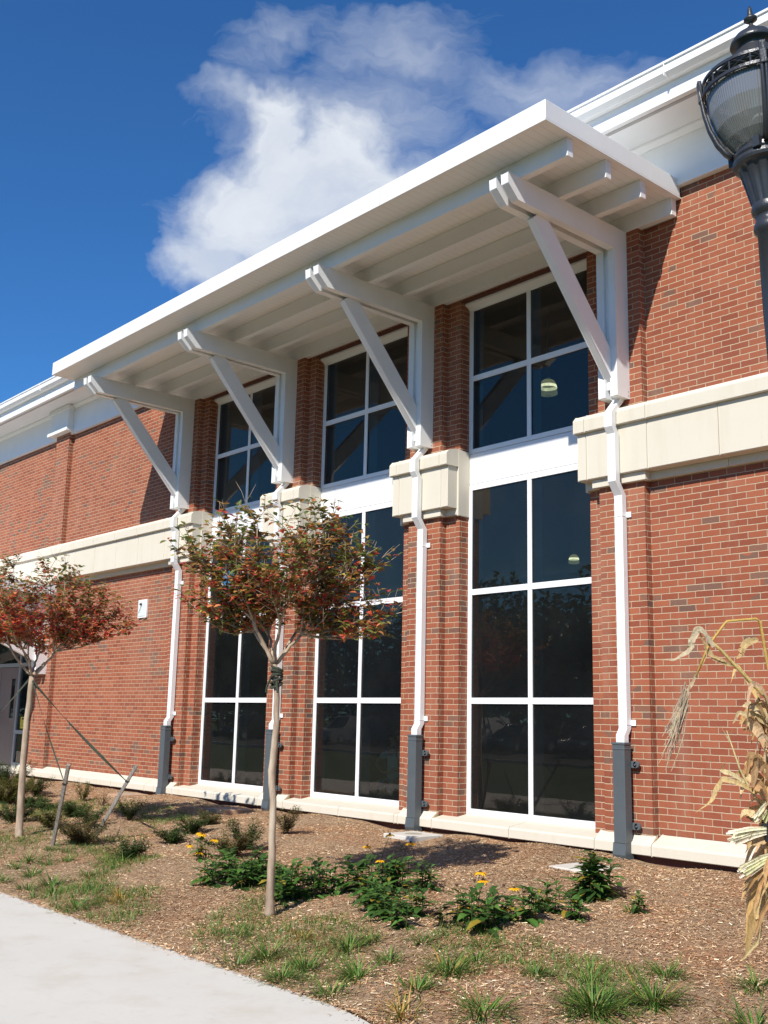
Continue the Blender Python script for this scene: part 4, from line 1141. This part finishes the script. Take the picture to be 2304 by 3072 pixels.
# fine weeds at left
b = MB(); random.seed(5)
for i in range(11000):
    x = vr(-14, 2.6); y = vr(max(edge_y(x), -8)+.03, -1.2 if x < -6.5 else -3.5)
    f_ = math.sin(x*2.3+y*3.1)+math.sin(x*.9-y*2.0)+.7*math.sin(x*5.1+y*4.3)+vr(-.6, .6)
    if f_ < (.15 if x < -3 else .5): continue
    z = gz(x, y); sc_ = 1.0 if x < -3 else .8
    for k in range(9):
        b.blade((x+vr(-.05, .05), y+vr(-.05, .05), z), vr(0, 6.28), vr(.03, .10)*sc_, .005, vr(.3, 1.4), jit(random.choice([(.08, .18, .035), (.12, .23, .05), (.10, .20, .04), (.26, .22, .09)])), 3, .3)
tag(b.build('sparse_weeds', BLADE, attr=True), 'sparse fine weeds scattered over the mulch', 'weeds', kind='stuff')

# ================================================================== CORNSTALKS
random.seed(44)
TAN = [(.54, .35, .15), (.62, .43, .21), (.42, .26, .12), (.66, .50, .30), (.34, .21, .10)]
PALE = [(.80, .75, .58), (.74, .68, .48), (.82, .78, .66), (.60, .60, .34)]
CT = thing('cornstalk_bundle', (3.70, -6.50, 0), 'dried cornstalk bundle tied with a black band at the right edge', 'cornstalks')
st = MB(); lf = MB(); hk = MB()
def off(p, k=0.0):   # nudge along the view depth
    return (p[0]+Fv.x*k, p[1]+Fv.y*k, p[2])
st.tube([(3.70, -6.50, 1.30), (3.67, -6.52, 1.64), (3.66, -6.53, 1.69), (3.63, -6.56, 1.735), (3.60, -6.59, 1.78), (3.575, -6.625, 1.825), (3.545, -6.66, 1.865)], [.007, .0065, .006, .0055, .005, .0045, .004], 8, (.58, .45, .18))
st.tube([(3.72, -6.48, 1.3), (3.67, -6.51, 1.74), (3.66, -6.52, 1.82), (3.652, -6.53, 1.915), (3.645, -6.54, 1.922), (3.59, -6.61, 1.912), (3.585, -6.615, 1.905), (3.55, -6.65, 1.84), (3.52, -6.68, 1.745)], [.006, .0055, .005, .0045, .004, .0038, .0038, .0035, .003], 8, (.62, .42, .12))
st.tube([(3.66, -6.53, 1.34), (3.64, -6.54, 1.37), (3.62, -6.57, 1.42), (3.60, -6.59, 1.48), (3.58, -6.62, 1.59)], [.005, .0045, .004, .003, .001], 7, (.60, .50, .26))
for k in range(14):
    a = vr(0, 6.28); r = vr(.01, .065); x, y = 3.70+r*math.cos(a), -6.49+r*math.sin(a)
    top = vr(1.45, 1.74)
    st.tube([(3.80+(x-3.70)*.5, -6.38+(y+6.49)*.5, 0), (3.76+(x-3.70)*.7, -6.42+(y+6.49)*.7, .9), (x+vr(-.015, .015), y+vr(-.015, .015), 1.30), (x+vr(-.05, .05), y+vr(-.05, .05), top)], [.012, .010, .009, .006], 8, jit((.52, .38, .16)))
def husk_leaf(pts, wmax, col, k=0.0, twist=1.2, fold=.15):
    pts = [Vector(off(p, k)) for p in pts]
    # resample smooth
    P = []
    for i in range(len(pts)-1):
        for s_ in range(5): P.append(pts[i].lerp(pts[i+1], s_/5))
    P.append(pts[-1])
    P = [q+Vector((vr(-1, 1), vr(-1, 1), vr(-1, 1)))*.004 for q in P]
    for _ in range(2):
        P = [P[0]]+[(P[i-1]+P[i]*2+P[i+1])/4 for i in range(1, len(P)-1)]+[P[-1]]
    n = len(P); W = [wmax*.8*max(.08, math.sin(math.pi*min(1, .12+.88*i/(n-1)))**.6)*vr(.7, 1.15) for i in range(n)]
    lf.strip(P, W, col, twist, fold, side=Vector((vr(-.3, .3), vr(-.3, .3), 1)))
husk_leaf([(3.56, -6.64, 1.83), (3.545, -6.66, 1.87), (3.53, -6.68, 1.892), (3.52, -6.69, 1.86), (3.508, -6.70, 1.82), (3.48, -6.73, 1.79), (3.45, -6.76, 1.79)], .026, (.52, .44, .30), -.01, 1.5)
husk_leaf([(3.60, -6.59, 1.78), (3.56, -6.64, 1.80), (3.54, -6.66, 1.84), (3.535, -6.675, 1.88)], .018, (.48, .36, .18), .0, .8)
husk_leaf([(3.585, -6.615, 1.79), (3.57, -6.63, 1.80), (3.545, -6.655, 1.815), (3.54, -6.665, 1.86)], .014, (.5, .36, .18), .0, .8)
husk_leaf([(3.55, -6.65, 1.84), (3.54, -6.66, 1.80), (3.525, -6.675, 1.755)], .012, (.60, .46, .22), 0, .5)
husk_leaf([(3.52, -6.68, 1.75), (3.505, -6.695, 1.71), (3.49, -6.71, 1.67)], .014, (.50, .40, .26), 0, .5)
husk_leaf([(3.63, -6.56, 1.41), (3.60, -6.60, 1.44), (3.565, -6.635, 1.452), (3.553, -6.647, 1.42), (3.54, -6.66, 1.385), (3.51, -6.69, 1.35)], .022, (.56, .42, .20), -.01, 1.2)
husk_leaf([(3.61, -6.58, 1.44), (3.58, -6.61, 1.47), (3.56, -6.63, 1.475), (3.575, -6.615, 1.50)], .018, (.60, .50, .28), -.0, 1.2)
husk_leaf([(3.65, -6.54, 1.86), (3.63, -6.56, 1.855), (3.615, -6.575, 1.83), (3.605, -6.585, 1.80)], .03, (.52, .38, .18), 0, .7)
husk_leaf([(3.66, -6.53, 1.62), (3.64, -6.55, 1.655), (3.62, -6.57, 1.665), (3.605, -6.585, 1.66)], .035, (.60, .48, .28), -.02, .6)
husk_leaf([(3.67, -6.52, 1.60), (3.64, -6.55, 1.635), (3.615, -6.575, 1.645)], .03, (.50, .38, .2), -.01, .4)
husk_leaf([(3.64, -6.55, 1.14), (3.63, -6.56, 1.07), (3.62, -6.57, 1.01), (3.60, -6.59, .98), (3.58, -6.61, .95)], .018, (.55, .44, .22), -.02, .4)
husk_leaf([(3.66, -6.53, 1.22), (3.64, -6.55, 1.15), (3.625, -6.565, 1.10), (3.62, -6.57, 1.06)], .05, (.60, .44, .22), 0, .3)
husk_leaf([(3.66, -6.53, 1.3), (3.64, -6.55, 1.28), (3.615, -6.575, 1.275), (3.60, -6.59, 1.27)], .03, (.52, .36, .20), -.02, .6)
for k in range(120):   # crowd of leaves along the bundle
    z = vr(1.20, 1.68); a = vr(0, 6.28); r0 = vr(.01, .055); x, y = 3.685+r0*math.cos(a), -6.505+r0*math.sin(a)
    o_ = Vector((math.cos(a), math.sin(a), 0))*vr(.02, .075); L = vr(.07, .17)
    husk_leaf([(x, y, z), (x+o_.x*.5, y+o_.y*.5, z+L*.45), (x+o_.x*1.0, y+o_.y*1.0, z+L*vr(.3, .7)), (x+o_.x*1.3, y+o_.y*1.3, z+L*vr(-.4, .6))], vr(.015, .04), jit(random.choice(TAN)), 0, vr(-1.5, 1.5))
for k in range(60):
    z = vr(1.14, 1.32); a = vr(0, 6.28); x, y = 3.69+.05*math.cos(a), -6.50+.05*math.sin(a)
    husk_leaf([(x, y, z), (x+.05*math.cos(a), y+.05*math.sin(a), z-.06), (x+.08*math.cos(a), y+.08*math.sin(a), z-vr(.10, .20))], vr(.015, .04), jit(random.choice(TAN)), 0, vr(-1, 1))
for (p0, p1, n, sp) in (((3.655, -6.54, 1.312), (3.578, -6.622, 1.285), 22, .016), ((3.665, -6.53, 1.245), (3.598, -6.602, 1.195), 26, .02), ((3.665, -6.53, 1.40), (3.635, -6.562, 1.345), 18, .014)):
    for k in range(n):
        s_ = Vector((vr(-1, 1), vr(-1, 1), vr(-1, 1)))*sp
        a = Vector(p0)+s_*.35; e = Vector(p1)+s_*1.1
        lf.strip([off(a, -.02), off(a.lerp(e, .5)+Vector((0, 0, .004)), -.02), off(e, -.02)], [.006, .009, .006], jit(random.choice(PALE), .1), vr(-1, 1), .2)
for k in range(30):   # tassel
    a = Vector((3.50, -6.70, 1.70))+Vector((vr(-.01, .01), vr(-.01, .01), vr(-.05, .03)))
    e = Vector((3.455+vr(-.012, .03), -6.755+vr(-.02, .03), vr(1.46, 1.60)))
    m_ = a.lerp(e, .5)+Vector((vr(-.012, .012), vr(-.012, .012), vr(-.01, .01)))
    lf.strip([a, a.lerp(m_, .5), m_, m_.lerp(e, .5)+Vector((vr(-.004, .004), 0, 0)), e], [.003, .0026, .0035, .0025, .002], jit((.46, .38, .27)), 1.0, .2)
for k in range(8):
    a = Vector((3.585, -6.615, 1.56)); e = a+Vector((vr(-.03, .03)*Rv.x, vr(-.03, .03)*Rv.y, vr(.01, .06))); lf.strip([a, e], [.002, .001], (.6, .5, .3), 0, 0)
st.build('corn_stalk', HUSK, CT, smooth=True, attr=True); lf.build('husk_leaves', HUSK, CT, attr=True)
b = MB().lathe(3.705, -6.485, [(.088, 1.275), (.093, 1.278), (.093, 1.328), (.088, 1.331)], 24); b.build('black_band', BLACK, CT, smooth=False)
b = MB()
for k in range(8):
    a = vr(0, 6.28); b.leaf(Vector((3.665, -6.54, 1.445)), Vector((math.cos(a), math.sin(a), .4)), Vector((0, 0, 1)), .022, .014, (.45, .015, .06), .2, .2)
b.build('red_bow', m_attr('red_ribbon', .6, .1), CT, attr=True)

# ================================================================== INTERIOR
def m_lit_glass(name, col, st, tr_):
    m, t, out = mat(name)
    em = t.n('ShaderNodeEmission', i={'Color': (*col, 1), 'Strength': st})
    tr = t.n('ShaderNodeBsdfTransparent', i={'Color': (.85, .9, .8, 1)})
    p = pos(t); k = t.ramp(t.noise(p, 14, 3), [(.35, tr_*.7), (.7, min(1, tr_*1.25))])
    m1 = t.n('ShaderNodeMixShader', i={0: k, 1: tr.outputs[0], 2: em.outputs[0]})
    t.link(m1.outputs[0], out.inputs[0]); return m
SHADE = m_lit_glass('green_glass_shade', (.46, .46, .20), .50, .75)
BAND = m_lit_glass('lit_lamp_band', (1.0, .97, .62), 1.7, .9)
SKIRT = m_lit_glass('clear_lamp_skirt', (.55, .60, .35), .35, .45)
def pendant(P_, label, d=.4):
    x, y, z = P_; T = thing('pendant_lamp', (x, y, z), label, 'pendant lamp', 'hanging lamps inside the hall'); r = d/2
    MB().lathe(x, y, [(r*.22, z+r*.98), (r*.45, z+r*.92), (r*.66, z+r*.78), (r*.82, z+r*.55), (r*.9, z+r*.32)], 28).build('glass_shade', SHADE, T, smooth=True)
    MB().lathe(x, y, [(r*.9, z+r*.32), (r*.95, z+r*.1), (r*.96, z-r*.02)], 28).build('lit_band', BAND, T, smooth=True)
    MB().lathe(x, y, [(r*.96, z-r*.02), (r*.98, z-r*.4), (r*1.04, z-r*.62), (r*1.0, z-r*.66), (r*.8, z-r*.74), (r*.3, z-r*.86)], 28).build('lamp_skirt', SKIRT, T, smooth=True)
    MB().tube([(x, y, z+r*.95), (x, y, z+r*1.3)], r*.2, 10).tube([(x, y, z+r*1.3), (x, y, z+2.2)], .015, 6).build('stem', STEEL, T)
def ray_pt(px, py, wd):
    u = (px-1152)/3188.58; v = -(py-1536)/3188.58
    return Vector((5.3073, -9.5, 1.6))+(Fv+R2*u+U2*v)*wd
pendant((-8.825, 7.5, 8.64), 'glowing green glass pendant lamp behind the upper right window')
pendant((-20.94, 23.57, 7.95), 'small distant pendant lamp behind the tall right window', .42)

# ================================================================== BEHIND THE CAMERA (seen in the glass)
def far_tree(x, y, h, rad, seed, label):
    random.seed(seed); T = thing('shade_tree', (x, y, 0), label, 'tree', 'trees across the car park reflected in the glass')
    MB().tube([(x, y, 0), (x+.1, y, h*.3), (x+vr(-.3, .3), y, h*.62)], [.28, .22, .1], 9).build('trunk', BARK, T, smooth=True)
    b = MB(); cl = [(Vector((x+vr(-.75, .75)*rad, y+vr(-.75, .75)*rad, h*vr(.16, .86))), vr(.26, .48)*rad) for _ in range(26)]
    for i in range(9000):
        c_, r_ = random.choice(cl); v = Vector((random.gauss(0, 1), random.gauss(0, 1), random.gauss(0, .8))).normalized()*r_*vr(.7, 1.05)
        q = c_+v; d = Vector((vr(-1, 1), vr(-1, 1), vr(-1, 1)))
        b.leaf(q, d, Vector((0, 0, 1)), vr(.35, .6), .38, jit(random.choice([(.03, .05, .014), (.045, .07, .02), (.02, .035, .012)])), .2, .2)
    b.build('crown', LEAF, T, attr=True)
wordsT = ['leftmost', 'second', 'third', 'fourth', 'fifth', 'sixth', 'seventh', 'eighth', 'ninth', 'rightmost']
for i in range(10):
    far_tree(-98+i*10.0+vr(-1, 1), -48-3*math.sin(i*1.7), [11.5, 12.5, 11, 12, 10.5, 11.5, 9, 10.5, 9.5, 11][i], [6.4, 7, 6.2, 7, 6.2, 7.2, 6, 7, 6.4, 6.6][i], 70+i, 'dark green tree across the car park, %s of the row reflected in the glass' % wordsT[i])
far_src = [o for o in scene.objects if o.name.startswith('shade_tree')]
for i in range(9):
    src = far_src[(i*3+1) % len(far_src)]
    c_ = copy_tree(src, (-110-i*11-src.location.x, -2*math.sin(i*2.1), 0))
    c_['label'] = 'distant tree, %s past the left end of the reflected row' % wordsT[i].replace('leftmost', 'first')
m_rubber = m_simple('tyre_rubber', (.02, .02, .02), .9)
def car(x, y, colr, label, h=1.45, L=4.5, W=1.8, suv=False):
    T = thing('parked_car', (x, y, 0), label, 'car', 'cars parked behind the camera, reflected in the glass')
    cm = m_simple('car_paint', colr, .25, .2, 3, .03, .02)
    if suv: h = 1.75
    zb = .95 if suv else .82
    # nose towards the building (+y)
    prof = [(L/2, .35), (L/2+.02, .62), (L/2-.15, zb-.1), (L/2-1.1, zb+.02), (L/2-1.75, h-.06), (L/2-2.1, h), (-L/2+(.35 if suv else 1.1), h-.02), (-L/2+(.1 if suv else .45), zb+.05), (-L/2, zb-.1), (-L/2-.02, .38), (-L/2+.2, .25), (L/2-.2, .22)]
    b = MB().prism_x([(y+a, z) for a, z in prof], x-W/2, x+W/2)
    for i, v in enumerate(b.v):
        if v[2] > zb+.2: b.v[i] = (x+(v[0]-x)*.80, v[1], v[2])
    b.build('body', cm, T, bevel=.06)
    g = MB(); 
    g.add([(x-W*.40, y+L/2-1.16, zb+.08), (x+W*.40, y+L/2-1.16, zb+.08), (x+W*.36, y+L/2-1.74, h-.1), (x-W*.36, y+L/2-1.74, h-.1)], [(0, 1, 2, 3)])
    for v in range(4): g.v[v] = (g.v[v][0], g.v[v][1]+.05, g.v[v][2]+.02)
    g.build('windscreen', BLACK, T)
    for sx in (-1, 1):
        g = MB().add([(x+sx*W*.475, y+L/2-1.4, zb+.1), (x+sx*W*.475, y-L/2+.7, zb+.1), (x+sx*W*.415, y-L/2+1.0, h-.12), (x+sx*W*.415, y+L/2-1.85, h-.12)], [(0, 1, 2, 3) if sx < 0 else (3, 2, 1, 0)])
        g.build('side_window', BLACK, T)
        MB().box(x+sx*W*.40-.17, x+sx*W*.40+.17, y+L/2-.06, y+L/2+.03, .58, .72).build('headlight', m_head, T, bevel=.02)
        for dy in (L/2-.85, -L/2+.85):
            q = x+sx*(W/2-.1)
            wl_ = MB().tube([(q-.1, y+dy, .32), (q+.12*sx, y+dy, .32)], .32, 22).build('wheel', m_rubber, T, bevel=.02)
            MB().tube([(q+.1*sx, y+dy, .32), (q+.135*sx, y+dy, .32)], .19, 12).build('rim', ALU, wl_)
m_head = m_simple('headlight_glass', (.8, .8, .8), .1, .6)
car(-36.5, -34, (.72, .73, .74), 'white sport utility car parked nose to the kerb, reflected in the right window', suv=True)
car(-33.2, -34, (.03, .05, .07), 'dark blue car parked beside the white one, reflected')
car(-47.5, -34, (.30, .31, .32), 'silver truck like car reflected in the middle window', suv=True)
car(-58, -34, (.02, .02, .022), 'black car parked farthest left, reflected in the left window', suv=True)
car(-28, -34, (.14, .14, .15), 'grey car parked nearest to the camera, reflected')

# ---- child seated just inside the middle window
def skin_body(name, verts, edges, radii, mt, parent, root=0, sub=2):
    off = Vector(parent['_o'])
    me = bpy.data.meshes.new(name); me.from_pydata([tuple(Vector(v)-off) for v in verts], edges, [])
    o = bpy.data.objects.new(name, me); COL.objects.link(o); o.parent = parent; o['_o'] = tuple(off)
    sk = o.modifiers.new('skin', 'SKIN'); sk.use_smooth_shade = True
    for i, r in enumerate(radii):
        me.skin_vertices[0].data[i].radius = (r, r) if not hasattr(r, '__len__') else r
    me.skin_vertices[0].data[root].use_root = True
    sb = o.modifiers.new('sub', 'SUBSURF'); sb.levels = sub; sb.render_levels = sub
    me.materials.append(mt); return o
PX, PY = -6.16, .85
PT = thing('person', (PX, PY, .47), 'child in a pale teal shirt sitting just inside the middle window, looking down', 'person')
SKIN = m_simple('skin', (.55, .34, .24), .55, 0, 8, .06)
HAIRM = m_simple('dark_brown_hair', (.035, .022, .016), .4)
TEAL = m_simple('pale_teal_cotton', (.42, .72, .68), .85)
vb = [(PX, PY, .60), (PX, PY, .74), (PX+.0, PY, .90), (PX+.0, PY, 1.06), (PX+.0, PY-.01, 1.15), (PX+.02, PY-.02, 1.20), (PX+.03, PY-.03, 1.25), (PX+.035, PY-.035, 1.31), (PX+.035, PY-.03, 1.355),
      (PX-.10, PY, 1.12), (PX-.20, PY-.02, 1.09), (PX-.31, PY-.05, .99), (PX-.19, PY-.09, .91), (PX-.12, PY-.12, .88), (PX-.07, PY-.13, .865),
      (PX+.10, PY, 1.12), (PX+.20, PY-.02, 1.06), (PX+.26, PY-.08, .95), (PX+.14, PY-.14, .90), (PX+.08, PY-.15, .88), (PX+.04, PY-.155, .865),
      (PX-.09, PY-.04, .60), (PX-.20, PY-.26, .60), (PX+.06, PY-.28, .54), (PX+.14, PY-.26, .52),
      (PX+.09, PY-.04, .60), (PX+.22, PY-.24, .60), (PX-.02, PY-.33, .54), (PX-.10, PY-.31, .52)]
eb = [(0, 1), (1, 2), (2, 3), (3, 4), (4, 5), (5, 6), (6, 7), (7, 8), (4, 9), (9, 10), (10, 11), (11, 12), (12, 13), (13, 14), (4, 15), (15, 16), (16, 17), (17, 18), (18, 19), (19, 20), (0, 21), (21, 22), (22, 23), (23, 24), (0, 25), (25, 26), (26, 27), (27, 28)]
rb = [(.11, .085), (.10, .075), (.10, .075), (.105, .075), (.06, .055), .032, .055, .074, .055, .042, .034, .028, .021, .017, .018, .042, .034, .028, .021, .017, .018, .06, .045, .028, .022, .06, .045, .028, .022]
# five fingers and thumb side on each hand, rooted in the palm
for hi, (hx, hy, hz), sx in ((14, (PX-.07, PY-.13, .865), 1), (20, (PX+.04, PY-.155, .865), -1)):
    for k, (l_, dz) in enumerate(((.030, .014), (.036, .006), (.034, -.002), (.027, -.010), (.022, .020))):
        i0 = len(vb)
        if k < 4:
            vb += [(hx+sx*.018, hy-.006, hz+dz), (hx+sx*(.018+l_*.55), hy-.012, hz+dz-.003), (hx+sx*(.018+l_), hy-.006, hz+dz-.012)]
        else: vb += [(hx-sx*.006, hy-.014, hz+.016), (hx+sx*.006, hy-.024, hz+.026), (hx+sx*.018, hy-.028, hz+.024)]
        eb += [(hi, i0), (i0, i0+1), (i0+1, i0+2)]; rb += [.0062, .0055, .0045]
skin_body('body', vb, eb, rb, SKIN, PT)
b = MB()   # nose, ears and eyes sit on the head
hx, hy, hz = PX+.03, PY-.035, 1.30
b.tube([(hx-.004, hy-.072, hz+.004), (hx-.005, hy-.088, hz-.016), (hx-.004, hy-.074, hz-.024)], [.006, .010, .006], 8)
b.build('nose', SKIN, PT, smooth=True)
for sx in (-1, 1):
    MB().tube([(hx+sx*.026, hy-.068, hz+.008), (hx+sx*.026, hy-.076, hz+.008)], [.007, .006], 8).build('eye', BLACK, PT, smooth=True)
    MB().tube([(hx+sx*.070, hy, hz+.012), (hx+sx*.078, hy+.002, hz), (hx+sx*.070, hy, hz-.016)], [.008, .012, .007], 8).build('ear', SKIN, PT, smooth=True)
MB().tube([(hx-.018, hy-.070, hz-.040), (hx, hy-.076, hz-.042), (hx+.018, hy-.070, hz-.040)], [.002, .0045, .002], 6).build('mouth', m_simple('lips', (.32, .10, .09), .5), PT, smooth=True)
hair = [(hx, hy+.01, hz+.045), (hx, hy+.045, hz+.02), (hx, hy+.05, hz-.05), (hx, hy+.05, hz-.16), (hx-.055, hy+.0, hz+.03), (hx-.078, hy+.0, hz-.05), (hx-.085, hy-.02, hz-.14), (hx+.055, hy+.0, hz+.03), (hx+.078, hy+.0, hz-.05), (hx+.09, hy-.02, hz-.16), (hx+.1, hy-.03, hz-.24)]
skin_body('hair', hair, [(0, 1), (1, 2), (2, 3), (0, 4), (4, 5), (5, 6), (0, 7), (7, 8), (8, 9), (9, 10)], [.066, .055, .045, .03, .04, .026, .012, .04, .028, .022, .008], HAIRM, PT)
sh = [(PX, PY, .72), (PX, PY, .90), (PX, PY, 1.06), (PX, PY, 1.15), (PX-.10, PY, 1.125), (PX-.20, PY-.02, 1.095), (PX-.235, PY-.03, 1.06), (PX+.10, PY, 1.125), (PX+.20, PY-.02, 1.065), (PX+.225, PY-.04, 1.02)]
skin_body('shirt', sh, [(0, 1), (1, 2), (2, 3), (3, 4), (4, 5), (5, 6), (3, 7), (7, 8), (8, 9)], [(.118, .092), (.112, .086), (.116, .086), (.066, .062), .054, .048, .050, .054, .048, .050], TEAL, PT)
m, t, out = mat('floral_skirt_cloth')
v = t.n('ShaderNodeTexVoronoi', i={'Vector': pos(t), 'Scale': 11.0})
sc_ = t.n('ShaderNodeSeparateXYZ', i={0: v.outputs['Color']})
c = t.ramp(sc_.outputs[0], [(0, (.50, .46, .50)), (.36, (.50, .46, .50)), (.38, (.20, .42, .12)), (.55, (.60, .48, .08)), (.7, (.14, .28, .50)), (.82, (.50, .16, .26)), (.93, (.10, .06, .05))], 'CONSTANT')
principled(t, out, c, .85); FLORAL = m
sk = [(PX, PY-.02, .80), (PX, PY-.03, .68), (PX, PY-.16, .66), (PX-.16, PY-.16, .66), (PX+.16, PY-.16, .66), (PX-.22, PY-.28, .58), (PX+.22, PY-.28, .58), (PX, PY-.30, .58)]
skin_body('skirt', sk, [(0, 1), (1, 2), (2, 3), (2, 4), (3, 5), (4, 6), (2, 7)], [.125, .15, .12, .12, .12, .09, .09, .11], FLORAL, PT)

for o in scene.objects:
    if '_o' in o: del o['_o']
